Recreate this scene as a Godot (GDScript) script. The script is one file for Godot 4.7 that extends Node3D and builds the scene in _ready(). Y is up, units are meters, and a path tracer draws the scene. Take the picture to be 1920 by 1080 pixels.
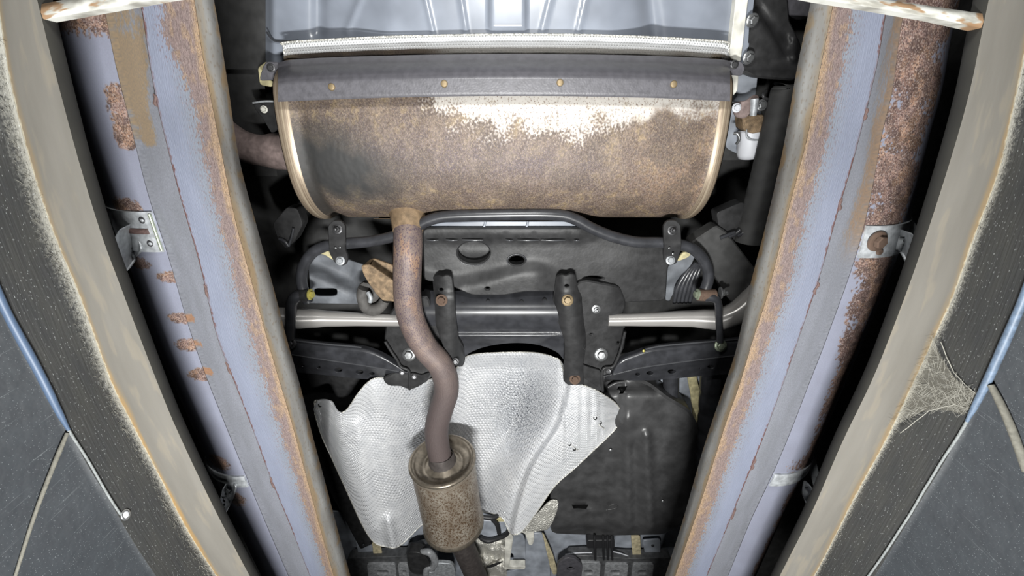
extends Node3D
# The underside of a car parked on a drive-over ramp, seen from a camera lying in the inspection pit below it.
# x to the right of the picture, y up, -z towards the front of the car.

const FOC := 848.0
const TILT := 0.43633
var FW := Vector3(0, cos(TILT), -sin(TILT))
var UPV := Vector3(0, sin(TILT), cos(TILT))
var M := {}
var T := {}
var noise_a := FastNoiseLite.new()
var noise_b := FastNoiseLite.new()
var noise_c := FastNoiseLite.new()
var noise_d := FastNoiseLite.new()
var rng := RandomNumberGenerator.new()
var bolt_mesh: ArrayMesh
var nut_mesh: ArrayMesh
var rivet_mesh: ArrayMesh
var used := {}

# ---------------------------------------------------------------- places
func ray(px: float, py: float) -> Vector3:
	return FW + Vector3.RIGHT * ((px - 960.0) / FOC) - UPV * ((py - 540.0) / FOC)

func Q(px: float, py: float, h: float) -> Vector3:      # the point h metres above the lens on the sight line through a pixel
	var r := ray(px, py)
	return r * (h / r.y)

func D(px: float, py: float, d: float) -> Vector3:      # the point d metres away along the lens axis
	return ray(px, py) * d

func lerp_line(e: Array, y: float) -> float:            # [y, x, y, x ...]
	var n := e.size() / 2
	var k := 0
	while k < n - 2 and y > e[k * 2 + 2]:
		k += 1
	var y0: float = e[k * 2]
	var x0: float = e[k * 2 + 1]
	var y1: float = e[k * 2 + 2]
	var x1: float = e[k * 2 + 3]
	var s := (y - y0) / (y1 - y0)
	var m0 := (x1 - x0)
	var m1 := (x1 - x0)
	if k > 0:
		m0 = (x1 - float(e[k * 2 - 1])) / (y1 - float(e[k * 2 - 2])) * (y1 - y0)
	if k < n - 2:
		m1 = (float(e[k * 2 + 5]) - x0) / (float(e[k * 2 + 4]) - y0) * (y1 - y0)
	if s < 0.0:
		return x0 + m0 * s
	if s > 1.0:
		return x1 + m1 * (s - 1.0)
	var s2 := s * s
	var s3 := s2 * s
	return (2 * s3 - 3 * s2 + 1) * x0 + (s3 - 2 * s2 + s) * m0 + (3 * s2 - 2 * s3) * x1 + (s3 - s2) * m1

func along(e: Array, z: float, h: float) -> Vector3:     # a long edge, measured in the picture, at height h and place z
	var r := z / h
	var n := (-sin(TILT) - cos(TILT) * r) / (cos(TILT) - sin(TILT) * r)
	var px := lerp_line(e, 540.0 + FOC * n)
	return Vector3((px - 960.0) / FOC * h / (cos(TILT) - sin(TILT) * n), h, z)

# ---------------------------------------------------------------- mesh building
class MB:
	var st := SurfaceTool.new()
	func _init() -> void:
		st.begin(Mesh.PRIMITIVE_TRIANGLES)
	func v(p: Vector3, uv: Vector2, g: int) -> void:
		st.set_smooth_group(g)
		st.set_uv(uv)
		st.add_vertex(p)
	func tri(a: Vector3, b: Vector3, c: Vector3, g := -1) -> void:
		v(a, Vector2.ZERO, g); v(b, Vector2.ZERO, g); v(c, Vector2.ZERO, g)
	func quad(a: Vector3, b: Vector3, c: Vector3, d: Vector3, g := -1) -> void:
		tri(a, b, c, g); tri(a, c, d, g)
	func grid(rows: Array, us: Array, vs: Array, g := 0) -> void:
		for i in rows.size() - 1:
			var r0: PackedVector3Array = rows[i]
			var r1: PackedVector3Array = rows[i + 1]
			for j in r0.size() - 1:
				var ua := Vector2(us[j], vs[i]); var ub := Vector2(us[j + 1], vs[i])
				var uc := Vector2(us[j + 1], vs[i + 1]); var ud := Vector2(us[j], vs[i + 1])
				v(r0[j], ua, g); v(r0[j + 1], ub, g); v(r1[j + 1], uc, g)
				v(r0[j], ua, g); v(r1[j + 1], uc, g); v(r1[j], ud, g)
	func lathe(prof: Array, at: Transform3D, n := 20, g := 0, flat := []) -> void:   # [[radius, height] ...] about the y axis of at
		for k in prof.size() - 1:
			var gg: int = g + k if k in flat else g
			for i in n:
				var a0 := TAU * i / n; var a1 := TAU * (i + 1) / n
				var r0: float = prof[k][0]; var y0: float = prof[k][1]; var r1: float = prof[k + 1][0]; var y1: float = prof[k + 1][1]
				var p := at * Vector3(cos(a0) * r0, y0, sin(a0) * r0); var q := at * Vector3(cos(a1) * r0, y0, sin(a1) * r0)
				var s := at * Vector3(cos(a1) * r1, y1, sin(a1) * r1); var t := at * Vector3(cos(a0) * r1, y1, sin(a0) * r1)
				var u0 := float(i) / n; var u1 := float(i + 1) / n
				var v0 := float(k) / (prof.size() - 1); var v1 := float(k + 1) / (prof.size() - 1)
				if r0 > 1e-6:
					v(p, Vector2(u0, v0), gg); v(q, Vector2(u1, v0), gg); v(s, Vector2(u1, v1), gg)
				if r1 > 1e-6:
					v(p, Vector2(u0, v0), gg); v(s, Vector2(u1, v1), gg); v(t, Vector2(u0, v1), gg)
	func tube(path: Array, rad: Array, n := 16, fine := 6, caps := true, sq := 1.0) -> void:
		var pts := PackedVector3Array(); var rs := PackedFloat32Array()
		for k in path.size() - 1:
			var p0: Vector3 = path[maxi(k - 1, 0)]; var p1: Vector3 = path[k]; var p2: Vector3 = path[k + 1]; var p3: Vector3 = path[mini(k + 2, path.size() - 1)]
			for s in fine:
				var t := float(s) / fine
				pts.append(p1.cubic_interpolate(p2, p0, p3, t))
				rs.append(lerpf(rad[mini(k, rad.size() - 1)], rad[mini(k + 1, rad.size() - 1)], smoothstep(0.0, 1.0, t)))
		pts.append(path[-1]); rs.append(rad[-1])
		var up := Vector3(0.3, 0.9, 0.2)
		var rows := []; var us := []; var vs := []; var len := 0.0
		for j in n + 1:
			us.append(float(j) / n)
		for i in pts.size():
			var dir := (pts[mini(i + 1, pts.size() - 1)] - pts[maxi(i - 1, 0)]).normalized()
			var side := dir.cross(up).normalized()
			up = side.cross(dir).normalized()
			var row := PackedVector3Array()
			for j in n + 1:
				var a := TAU * (j % n) / n
				row.append(pts[i] + side * cos(a) * rs[i] + up * sin(a) * rs[i] * sq)
			rows.append(row)
			if i > 0:
				len += pts[i].distance_to(pts[i - 1])
			vs.append(len)
		for i in vs.size():
			vs[i] = vs[i] / maxf(len, 1e-6)
		grid(rows, us, vs, 0)
		if caps:
			for e in [0, rows.size() - 1]:
				for j in n:
					tri(pts[e], rows[e][j], rows[e][j + 1], 3)
	func box(at: Transform3D, size: Vector3, bev := 0.0015) -> void:
		var s := size / 2.0
		var b := minf(bev, minf(s.x, minf(s.y, s.z)) * 0.8)
		# six faces and twelve chamfers by way of the corner points
		var c := {}
		for x in [-1, 1]:
			for y in [-1, 1]:
				for z in [-1, 1]:
					c[[x, y, z, 0]] = at * Vector3(x * s.x, y * (s.y - b), z * (s.z - b))
					c[[x, y, z, 1]] = at * Vector3(x * (s.x - b), y * s.y, z * (s.z - b))
					c[[x, y, z, 2]] = at * Vector3(x * (s.x - b), y * (s.y - b), z * s.z)
		for x in [-1, 1]:
			quad(c[[x, -1, -1, 0]], c[[x, 1, -1, 0]], c[[x, 1, 1, 0]], c[[x, -1, 1, 0]])
			quad(c[[-1, x, -1, 1]], c[[1, x, -1, 1]], c[[1, x, 1, 1]], c[[-1, x, 1, 1]])
			quad(c[[-1, -1, x, 2]], c[[1, -1, x, 2]], c[[1, 1, x, 2]], c[[-1, 1, x, 2]])
			for y in [-1, 1]:
				quad(c[[x, y, -1, 0]], c[[x, y, -1, 1]], c[[x, y, 1, 1]], c[[x, y, 1, 0]])
				quad(c[[x, -1, y, 0]], c[[x, -1, y, 2]], c[[x, 1, y, 2]], c[[x, 1, y, 0]])
				quad(c[[-1, x, y, 1]], c[[-1, x, y, 2]], c[[1, x, y, 2]], c[[1, x, y, 1]])
				for z in [-1, 1]:
					tri(c[[x, y, z, 0]], c[[x, y, z, 1]], c[[x, y, z, 2]])
	func done() -> ArrayMesh:
		st.generate_normals()
		st.index()
		return st.commit()

func outline(poly: Array, step: float, curved: bool, rad := 4.0) -> PackedVector2Array:
	var p := PackedVector2Array()
	for i in poly.size() / 2:
		p.append(Vector2(poly[i * 2], poly[i * 2 + 1]))
	var n := p.size()
	var d := PackedVector2Array()
	if curved:
		for i in n:
			var a := p[(i + n - 1) % n]; var b := p[i]; var c := p[(i + 1) % n]; var e := p[(i + 2) % n]
			var m := maxi(1, ceili(b.distance_to(c) / step))
			for k in m:
				d.append(b.cubic_interpolate(c, a, e, float(k) / m))
		return d
	var q := PackedVector2Array()
	for i in n:
		var a := p[(i + n - 1) % n]; var b := p[i]; var c := p[(i + 1) % n]
		var r := minf(rad, minf(a.distance_to(b), b.distance_to(c)) * 0.4)
		var s := b + (a - b).normalized() * r; var e := b + (c - b).normalized() * r
		for k in 3:
			var t := k / 2.0
			q.append(s.lerp(b, t).lerp(b.lerp(e, t), t))
	for i in q.size():
		var b := q[i]; var c := q[(i + 1) % q.size()]
		var m := maxi(1, ceili(b.distance_to(c) / step))
		for k in m:
			d.append(b.lerp(c, float(k) / m))
	return d

# pressed sheet metal: an outline (pixels of the photograph, put at the height of(px, py)), its holes, its rolled edge and its thickness
func sheet(mb: MB, poly: Array, of: Variant, o := {}) -> void:
	var step: float = o.get("step", 14.0)
	var thick: float = o.get("thick", 0.004)
	var bev: float = o.get("bev", 0.0012)
	var ring := outline(poly, minf(step, o.get("edge", 9.0)), o.get("curved", false), o.get("rad", 4.0))
	var loops := [ring]
	for h in o.get("holes", []):
		var l := PackedVector2Array()
		var n := clampi(int((h[2] + h[3]) * 0.9), 10, 36)
		for k in n:
			var a := TAU * k / n
			var c := cos(a); var s := sin(a)
			if h.size() > 4:                                      # a slot: power of the superellipse
				c = signf(c) * pow(absf(c), h[4]); s = signf(s) * pow(absf(s), h[4])
			l.append(Vector2(h[0] + c * h[2], h[1] + s * h[3]))
		loops.append(l)
	var pts := PackedVector2Array()
	for l in loops:
		pts.append_array(l)
	var lo := ring[0]; var hi := ring[0]
	for p in ring:
		lo = lo.min(p); hi = hi.max(p)
	var y := lo.y + step * 0.5
	var odd := false
	while y < hi.y:
		var x := lo.x + (step * 0.5 if odd else step)
		while x < hi.x:
			var p := Vector2(x + sin(x * 7.1 + y * 3.3) * step * 0.08, y + cos(x * 5.7 + y * 9.1) * step * 0.08)
			var ok := Geometry2D.is_point_in_polygon(p, ring)
			if ok:
				for l in loops:
					for q in l:
						if p.distance_squared_to(q) < step * step * 0.2:
							ok = false
							break
					if not ok:
						break
			if ok:
				for k in range(1, loops.size()):
					if Geometry2D.is_point_in_polygon(p, loops[k]):
						ok = false
						break
			if ok:
				pts.append(p)
			x += step
		y += step * 0.87
		odd = not odd
	var w := PackedVector3Array()
	for p in pts:
		w.append(Q(p.x, p.y, of if of is float else of.call(p.x, p.y)))
	var ids := Geometry2D.triangulate_delaunay(pts)
	for t in ids.size() / 3:
		var a := ids[t * 3]; var b := ids[t * 3 + 1]; var c := ids[t * 3 + 2]
		var mid := (pts[a] + pts[b] + pts[c]) / 3.0
		if not Geometry2D.is_point_in_polygon(mid, ring):
			continue
		var inside := false
		for k in range(1, loops.size()):
			if Geometry2D.is_point_in_polygon(mid, loops[k]):
				inside = true
		if inside:
			continue
		if (w[b] - w[a]).cross(w[c] - w[a]).y > 0:
			var s := b; b = c; c = s
		for k in [a, b, c]:
			mb.v(w[k], Vector2((pts[k].x - lo.x) / (hi.x - lo.x), (pts[k].y - lo.y) / (hi.y - lo.y)), 0)
	var first := 0
	for k in loops.size():
		var l: PackedVector2Array = loops[k]
		var n := l.size()
		var area := 0.0
		for i in n:
			area += l[i].cross(l[(i + 1) % n])
		var sgn := (1.0 if area > 0 else -1.0) * (1.0 if k == 0 else -1.0)
		var rim := PackedVector3Array(); var top := PackedVector3Array()
		for i in n:
			var d := l[(i + 1) % n] - l[(i + n - 1) % n]
			var out2 := Vector2(d.y, -d.x).normalized() * sgn
			var out3 := (Vector3(out2.x, 0, 0) + Vector3(0, 0, -out2.y)).normalized()
			rim.append(w[first + i] + out3 * bev + Vector3(0, bev, 0))
			top.append(rim[i] + Vector3(0, thick, 0))
		for i in n:
			var j := (i + 1) % n
			mb.quad(w[first + i], w[first + j], rim[j], rim[i], 1)
			mb.quad(rim[i], rim[j], top[j], top[i], 2)
		first += n

# ---------------------------------------------------------------- objects
func numbered(called: String) -> String:
	used[called] = used.get(called, -1) + 1
	return called if used[called] == 0 else "%s_%03d" % [called, used[called]]

func tag(o: Node3D, label: String, category: String, group := "", kind := "") -> Node3D:
	if label: o.set_meta("label", label)
	if category: o.set_meta("category", category)
	if group: o.set_meta("group", group)
	if kind: o.set_meta("kind", kind)
	return o

func thing(called: String, label: String, category: String, at: Vector3, group := "") -> Node3D:
	var o := Node3D.new()
	o.name = numbered(called)
	add_child(o)
	o.position = at
	return tag(o, label, category, group)

func obj(called: String, mb: Variant, m: Material, parent: Node3D = null, label := "") -> MeshInstance3D:   # one named mesh; its vertices stay in world places
	var o := MeshInstance3D.new()
	o.mesh = mb.done() if mb is MB else mb
	o.material_override = m
	if parent == null:
		o.name = numbered(called)
		add_child(o)
	else:
		o.name = called
		parent.add_child(o, true)
		var up: Node3D = parent
		var off := Vector3.ZERO
		while up != self:
			off += up.position
			up = up.get_parent()
		o.position = -off
	if label: o.set_meta("label", label)
	return o

func placed(called: String, mesh: Mesh, m: Material, parent: Node3D, at: Vector3, out: Vector3, size: float, label := "", spin := 0.0) -> MeshInstance3D:   # a bolt, nut or rivet standing out along out
	var o := obj(called, mesh, m, parent, label)
	var y := out.normalized()
	var x := y.cross(Vector3(0.1, 0.2, 0.97)).normalized().rotated(y, spin)
	o.transform = Transform3D(Basis(x * size, y * size, x.cross(y) * size), o.position + at)
	return o

func bolt_at(parent: Node3D, px: float, py: float, h: float, r: float, m: Material, called := "bolt", label := "", tilt := Vector3.ZERO, mesh: Mesh = null) -> MeshInstance3D:
	return placed(called, mesh if mesh else bolt_mesh, m, parent, Q(px, py, h), Vector3(0, -1, 0.25) + tilt, r, label, px)

# ---------------------------------------------------------------- materials
func noise_tex(freq: float, lo: float, hi: float, size := 256, kind := FastNoiseLite.TYPE_SIMPLEX, sd := 1, oct := 4) -> ImageTexture:
	var n := FastNoiseLite.new()
	n.seed = sd; n.frequency = freq; n.noise_type = kind; n.fractal_octaves = oct
	var im := n.get_seamless_image(size, size)
	im.convert(Image.FORMAT_L8)
	var d := im.get_data()
	for i in d.size():
		d[i] = int(clampf(lerpf(lo, hi, d[i] / 255.0), 0, 1) * 255)
	return ImageTexture.create_from_image(Image.create_from_data(size, size, false, Image.FORMAT_L8, d))

func paint(w: int, h: int, f: Callable) -> ImageTexture:
	var d := PackedByteArray()
	d.resize(w * h * 3)
	var k := 0
	for j in h:
		for i in w:
			var c: Color = f.call((i + 0.5) / w, (j + 0.5) / h)
			d[k] = clampi(int(c.r * 255.0), 0, 255); d[k + 1] = clampi(int(c.g * 255.0), 0, 255); d[k + 2] = clampi(int(c.b * 255.0), 0, 255)
			k += 3
	return ImageTexture.create_from_image(Image.create_from_data(w, h, false, Image.FORMAT_RGB8, d))

func rgb(r: float, g: float, b: float) -> Color:
	return Color(r / 255.0, g / 255.0, b / 255.0)

func mat(called: String, c: Color, rough: float, metal := 0.0, o := {}) -> StandardMaterial3D:
	var m := StandardMaterial3D.new()
	m.resource_name = called
	m.albedo_color = c
	m.roughness = rough
	m.metallic = metal
	m.metallic_specular = o.get("spec", 0.5)
	m.cull_mode = BaseMaterial3D.CULL_DISABLED
	if o.has("tex"):
		m.albedo_texture = o.tex
	if o.has("bump"):
		m.heightmap_enabled = true
		m.heightmap_texture = o.bump
		m.heightmap_scale = o.get("bscale", 0.1)
	if o.has("rtex"):
		m.roughness_texture = o.rtex
	if o.has("tri"):
		m.uv1_triplanar = true
		m.uv1_scale = Vector3.ONE * float(o.tri)
	if o.has("uvs"):
		m.uv1_scale = o.uvs
	M[called] = m
	return m

func mix3(a: Color, b: Color, t: float) -> Color:
	return a.lerp(b, clampf(t, 0, 1))

func nz(n: FastNoiseLite, x: float, y: float) -> float:
	return n.get_noise_2d(x, y) * 0.5 + 0.5

# edges of the pit and the two ramp rails, measured in the photograph as [row, column ...]
const INNER_A := [-120, 372, 0, 401, 150, 426, 300, 449, 430, 483, 540, 513, 640, 539, 720, 562, 820, 587, 920, 614, 1000, 635, 1080, 657, 1250, 704]
const CREASE_A := [-120, 340, 0, 364, 100, 379, 200, 398, 300, 418, 400, 438, 540, 475, 640, 502, 735, 530, 800, 549, 900, 576, 1000, 603, 1080, 626, 1250, 675]
const LIP_A := [-120, 236, 0, 263, 170, 290, 350, 333, 500, 376, 630, 407, 720, 441, 800, 472, 900, 509, 990, 546, 1080, 581, 1250, 650]
const STEP_A := [-120, 165, 0, 191, 120, 215, 240, 245, 360, 275, 490, 317, 610, 352, 700, 383, 845, 441, 945, 482, 1080, 540, 1250, 617]
const SHELF_A := [-120, 40, 30, 77, 100, 94, 200, 120, 300, 147, 440, 190, 540, 227, 640, 265, 720, 296, 800, 329, 950, 400, 1080, 468, 1250, 560]
const RIM_A := [-120, -26, 0, -11, 150, 13, 300, 50, 440, 96, 540, 138, 620, 168, 720, 205, 790, 240, 900, 298, 1000, 350, 1080, 401, 1250, 505]
const SEAM_A := [-120, -330, 300, -108, 560, 0, 700, 74, 800, 125, 860, 163, 945, 213, 1080, 306, 1250, 420]
const INNER_B := [-120, 1546, 0, 1521, 135, 1493, 225, 1478, 304, 1463, 433, 1433, 533, 1407, 660, 1379, 720, 1359, 837, 1320, 973, 1281, 1080, 1247, 1250, 1192]
const CREASE_B := [-120, 1590, 0, 1564, 146, 1535, 239, 1518, 304, 1502, 400, 1477, 550, 1440, 633, 1413, 720, 1387, 803, 1358, 920, 1321, 1037, 1281, 1250, 1206]
const LIP_B := [-120, 1690, 22, 1661, 118, 1645, 234, 1617, 310, 1597, 407, 1568, 517, 1537, 653, 1491, 720, 1468, 797, 1440, 873, 1410, 977, 1368, 1077, 1327, 1250, 1256]
const STEP_B := [-120, 1728, 56, 1690, 169, 1675, 253, 1655, 373, 1633, 483, 1605, 643, 1548, 720, 1518, 813, 1482, 893, 1448, 973, 1410, 1077, 1367, 1250, 1295]
const SHELF_B := [-120, 1880, 56, 1842, 169, 1819, 304, 1781, 500, 1717, 653, 1660, 720, 1632, 830, 1579, 963, 1521, 1080, 1462, 1250, 1377]
const RIM_B := [-120, 1970, 135, 1921, 211, 1904, 317, 1880, 450, 1830, 567, 1788, 650, 1749, 720, 1717, 830, 1664, 920, 1614, 1043, 1551, 1080, 1531, 1250, 1437]
const SEAM_B := [-120, 2230, 300, 2020, 560, 1919, 657, 1877, 727, 1845, 793, 1811, 867, 1765, 1003, 1681, 1080, 1628, 1250, 1512]

const DECK := 0.52       # height of the rails' underside above the lens
const SHELF := 0.42      # height of the pit's rim
const Z0 := 0.16         # behind the picture's top edge
const Z1 := -1.16        # beyond its bottom edge

func zs(h: float, n: int) -> Array:
	var a := []
	for i in n + 1:
		a.append(lerpf(Z0, Z1, float(i) / n) * h / DECK)
	return a

func unit(n: int) -> Array:
	var a := []
	for i in n + 1:
		a.append(float(i) / n)
	return a

func row_z(py: float, h: float) -> float:
	return Q(960, py, h).z

func row_v(py: float, h := DECK) -> float:     # where a picture row falls along a rail, 0 at the near end, 1 at the far end
	return (Z0 - row_z(py, h) * DECK / h) / (Z0 - Z1)

# pressed panel over columns x0..x1 between a top and a bottom edge, with relief
func patch(mb: MB, x0: float, x1: float, nx: int, top: Variant, bot: Variant, ny: int, of: Callable, thick := 0.004) -> void:
	var rows := []
	for j in ny + 1:
		var r := PackedVector3Array()
		for i in nx + 1:
			var x := lerpf(x0, x1, float(i) / nx)
			var a: float = lerp_line(top, x) if top is Array else top
			var b: float = lerp_line(bot, x) if bot is Array else bot
			var y := lerpf(a, b, float(j) / ny)
			r.append(Q(x, y, of.call(x, y)))
		rows.append(r)
	mb.grid(rows, unit(nx), unit(ny))
	var up := Vector3(0, thick, 0)
	for i in nx:
		for j in [0, ny]:
			mb.quad(rows[j][i], rows[j][i + 1], rows[j][i + 1] + up, rows[j][i] + up, 1)
	for j in ny:
		for i in [0, nx]:
			mb.quad(rows[j][i], rows[j + 1][i], rows[j + 1][i] + up, rows[j][i] + up, 1)

func bump_line(x: float, y: float, x0: float, y0: float, x1: float, y1: float, w: float) -> float:   # 1 on the segment, falling to 0 over w
	var p := Vector2(x, y)
	var q := Geometry2D.get_closest_point_to_segment(p, Vector2(x0, y0), Vector2(x1, y1))
	var d := p.distance_to(q) / w
	return exp(-d * d)

func _ready() -> void:
	var cam := Camera3D.new()
	cam.name = "camera"
	cam.keep_aspect = Camera3D.KEEP_HEIGHT
	cam.fov = rad_to_deg(2.0 * atan(540.0 / FOC))
	cam.near = 0.02
	cam.far = 30.0
	cam.transform = Transform3D(Basis(Vector3.RIGHT, UPV, -FW), Vector3.ZERO)
	add_child(cam)
	cam.current = true
	var we := WorldEnvironment.new()
	we.name = "surroundings"
	var env := Environment.new()
	env.background_mode = Environment.BG_COLOR
	env.background_color = Color(0.05, 0.05, 0.055)
	env.background_energy_multiplier = 1.0
	env.tonemap_mode = Environment.TONE_MAPPER_LINEAR
	env.tonemap_exposure = 1.0
	env.sdfgi_enabled = true
	env.ssao_enabled = true
	env.ssil_enabled = true
	we.environment = env
	add_child(we)
	for k in 2:                                  # the two lamps of the inspection pit, one behind the camera and one before it
		var l := AreaLight3D.new()
		l.name = "pit_lamp_light"
		l.area_size = Vector2(0.2, 0.07)
		l.light_color = Color(1.0, 1.0, 0.99)
		l.light_energy = [0.45, 2.45][k]
		l.area_range = 6.0
		l.shadow_enabled = true
		add_child(l, true)
		l.position = [Vector3(0, 0.30, 0.25), Vector3(0, -0.24, -0.42)][k]
		l.look_at_from_position(l.position, l.position + [Vector3(0, 1, -0.3), Vector3(0, 1, 0.05)][k], Vector3(0, 0, 1))
	noise_a.seed = 3; noise_a.frequency = 0.02; noise_a.fractal_octaves = 4
	noise_b.seed = 8; noise_b.frequency = 0.11; noise_b.fractal_octaves = 3
	noise_c.seed = 5; noise_c.frequency = 0.35; noise_c.fractal_octaves = 2
	for n in [noise_a, noise_b, noise_c]:
		n.noise_type = FastNoiseLite.TYPE_SIMPLEX
	noise_d.seed = 12; noise_d.frequency = 0.12; noise_d.noise_type = FastNoiseLite.TYPE_CELLULAR; noise_d.cellular_return_type = FastNoiseLite.RETURN_CELL_VALUE; noise_d.fractal_type = FastNoiseLite.FRACTAL_NONE
	rng.seed = 11
	materials()
	hardware()
	setting()
	rails()
	exhaust()
	rear_panels()
	subframe()
	suspension()
	shield_and_tank()
	rear_corner()
	front_floor()
	dust()

func materials() -> void:
	T.grime = noise_tex(0.02, 0.74, 1.04, 256, FastNoiseLite.TYPE_SIMPLEX, 4)
	T.fine = noise_tex(0.06, 0.0, 1.0, 256, FastNoiseLite.TYPE_SIMPLEX, 9, 3)
	T.grain = noise_tex(0.2, 0.0, 1.0, 256, FastNoiseLite.TYPE_SIMPLEX, 21, 2)
	mat("black", rgb(53, 53, 54), 0.46, 0.0, {"spec": 0.38, "tex": T.grime, "tri": 6.0, "bump": T.fine, "bscale": 0.012})
	mat("black_satin", rgb(60, 61, 65), 0.3, 0.0, {"tex": T.grime, "tri": 5.0})
	mat("black_dull", rgb(60, 60, 60), 0.7, 0.0, {"tex": T.grime, "tri": 5.0})
	mat("black_gloss", rgb(70, 71, 74), 0.2)
	mat("beam_grey", rgb(88, 89, 91), 0.45, 0.0, {"tex": T.grime, "tri": 8.0})
	mat("plate_grey", rgb(160, 162, 165), 0.45, 0.1, {"tex": T.grime, "tri": 12.0})
	mat("rubber", rgb(88, 86, 84), 0.75, 0.0, {"tex": T.grime, "tri": 8.0})
	mat("tank", rgb(76, 76, 77), 0.38, 0.0, {"tex": T.grime, "tri": 3.0, "bump": T.grain, "bscale": 0.02})
	mat("dark_hole", rgb(18, 18, 18), 0.9)
	mat("pan", rgb(130, 136, 147), 0.28, 0.0, {"tex": noise_tex(0.01, 0.86, 1.03, 256, FastNoiseLite.TYPE_SIMPLEX, 6), "tri": 3.0})
	mat("body", rgb(170, 176, 186), 0.4, 0.0, {"tex": T.grime, "tri": 2.5})
	mat("panel_grey", rgb(122, 126, 132), 0.42, 0.0, {"tex": T.grime, "tri": 4.0})
	mat("cream", rgb(214, 204, 160), 0.6, 0.0, {"tex": T.grime, "tri": 8.0})
	mat("tape", rgb(206, 194, 160), 0.7, 0.0, {"tex": T.grime, "tri": 9.0})
	mat("zinc", rgb(196, 198, 200), 0.32, 0.85, {"tex": T.grime, "tri": 60.0})
	mat("zinc_green", rgb(176, 186, 164), 0.4, 0.6, {"tex": T.grime, "tri": 60.0})
	mat("zinc_yellow", rgb(206, 196, 110), 0.35, 0.6)
	mat("brass_rust", rgb(146, 128, 98), 0.55, 0.4, {"tex": T.grime, "tri": 60.0})
	mat("rust_bolt", rgb(122, 100, 86), 0.7, 0.2, {"tex": T.grime, "tri": 50.0, "bump": T.grain, "bscale": 0.05})
	mat("dark_bolt", rgb(92, 92, 94), 0.4, 0.6, {"tex": T.grime, "tri": 50.0})
	mat("chrome", rgb(196, 193, 190), 0.34, 0.5, {})
	M.chrome.anisotropy_enabled = true
	M.chrome.anisotropy = -0.92
	mat("white_rail", rgb(232, 230, 220), 0.45, 0.0, {"tex": T.grime, "tri": 4.0})
	mat("white_plastic", rgb(206, 208, 214), 0.45)
	mat("guard", rgb(86, 85, 90), 0.42, 0.0, {"tex": noise_tex(0.05, 0.86, 1.06, 256, FastNoiseLite.TYPE_SIMPLEX, 31), "tri": 4.0, "bump": T.grain, "bscale": 0.02})
	mat("clip", rgb(40, 40, 42), 0.5)
	mat("web", Color(0.62, 0.6, 0.54, 0.14), 0.9)
	M.web.transparency = BaseMaterial3D.TRANSPARENCY_ALPHA
	mat("dust", rgb(140, 138, 130), 0.95)
	mat("galvanised", rgb(186, 190, 194), 0.5, 0.35, {"tex": T.grime, "tri": 14.0})
	mat("concrete_dark", rgb(44, 43, 38), 0.9, 0.0, {"tex": T.grime, "tri": 3.0})
	# dimpled foil
	var dim := Image.create(64, 64, false, Image.FORMAT_L8)
	for j in 64:
		for i in 64:
			var x := fposmod(i + (16.0 if j >= 32 else 0.0), 32.0) - 16.0
			var y := fposmod(j, 32.0) - 16.0
			dim.set_pixel(i, j, Color.WHITE * clampf(1.0 - exp(-(x * x + y * y) / 46.0), 0, 1))
	T.dimples = ImageTexture.create_from_image(dim)
	T.foil = paint(768, 512, foil_color)
	T.dimpled = paint(1536, 1024, func(u, v):
		var j := floorf(v * 64.0)
		var x := fposmod(u * 96.0 + fmod(j, 2.0) * 0.5, 1.0) - 0.5
		var y := fposmod(v * 64.0, 1.0) - 0.5
		return Color.WHITE * clampf(1.0 - exp(-(x * x + y * y) / 0.05) * (0.55 + 0.6 * smoothstep(0.3, 0.7, nz(noise_a, u * 260.0, v * 170.0))), 0, 1))
	mat("foil", Color.WHITE, 0.36, 0.3, {"tex": T.foil, "bump": T.dimpled, "bscale": 0.2, "uvs": Vector3(1, 1, 1)})
	mat("foil_strip", rgb(228, 230, 232), 0.42, 0.5, {"bump": T.dimples, "bscale": 0.14, "uvs": Vector3(80, 4, 1)})
	mat("foil_plain", rgb(214, 212, 204), 0.4, 0.5, {"bump": T.fine, "bscale": 0.3, "tri": 10.0})
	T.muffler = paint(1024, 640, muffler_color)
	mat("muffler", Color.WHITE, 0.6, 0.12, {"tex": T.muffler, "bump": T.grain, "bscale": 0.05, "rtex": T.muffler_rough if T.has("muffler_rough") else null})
	T.rim = paint(64, 512, func(u, v): return mix3(mix3(rgb(158, 144, 126), rgb(110, 94, 78), nz(noise_b, u * 40, v * 260) * 1.3 - 0.3), rgb(196, 182, 158), nz(noise_a, u * 90 + 40, v * 190) * 1.6 - 0.75))
	mat("muffler_rim", Color.WHITE, 0.42, 0.4, {"tex": T.rim})
	T.pipe = paint(192, 1024, pipe_color)
	mat("pipe", Color.WHITE, 0.58, 0.15, {"tex": T.pipe, "bump": T.grain, "bscale": 0.04})
	T.can = paint(512, 384, can_color)
	mat("can", Color.WHITE, 0.38, 0.35, {"tex": T.can})
	mat("can_end", rgb(152, 142, 128), 0.34, 0.7, {"tex": T.grime, "tri": 12.0})
	mat("outlet", rgb(166, 148, 144), 0.4, 0.35, {"tex": T.grime, "tri": 12.0})
	mat("front_pipe", rgb(92, 86, 84), 0.5, 0.3, {"tex": T.grime, "tri": 12.0})
	mat("hanger_rust", rgb(142, 120, 94), 0.7, 0.1, {"tex": noise_tex(0.04, 0.6, 1.1, 128, FastNoiseLite.TYPE_SIMPLEX, 77), "tri": 9.0, "bump": T.grain, "bscale": 0.05})
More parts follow.
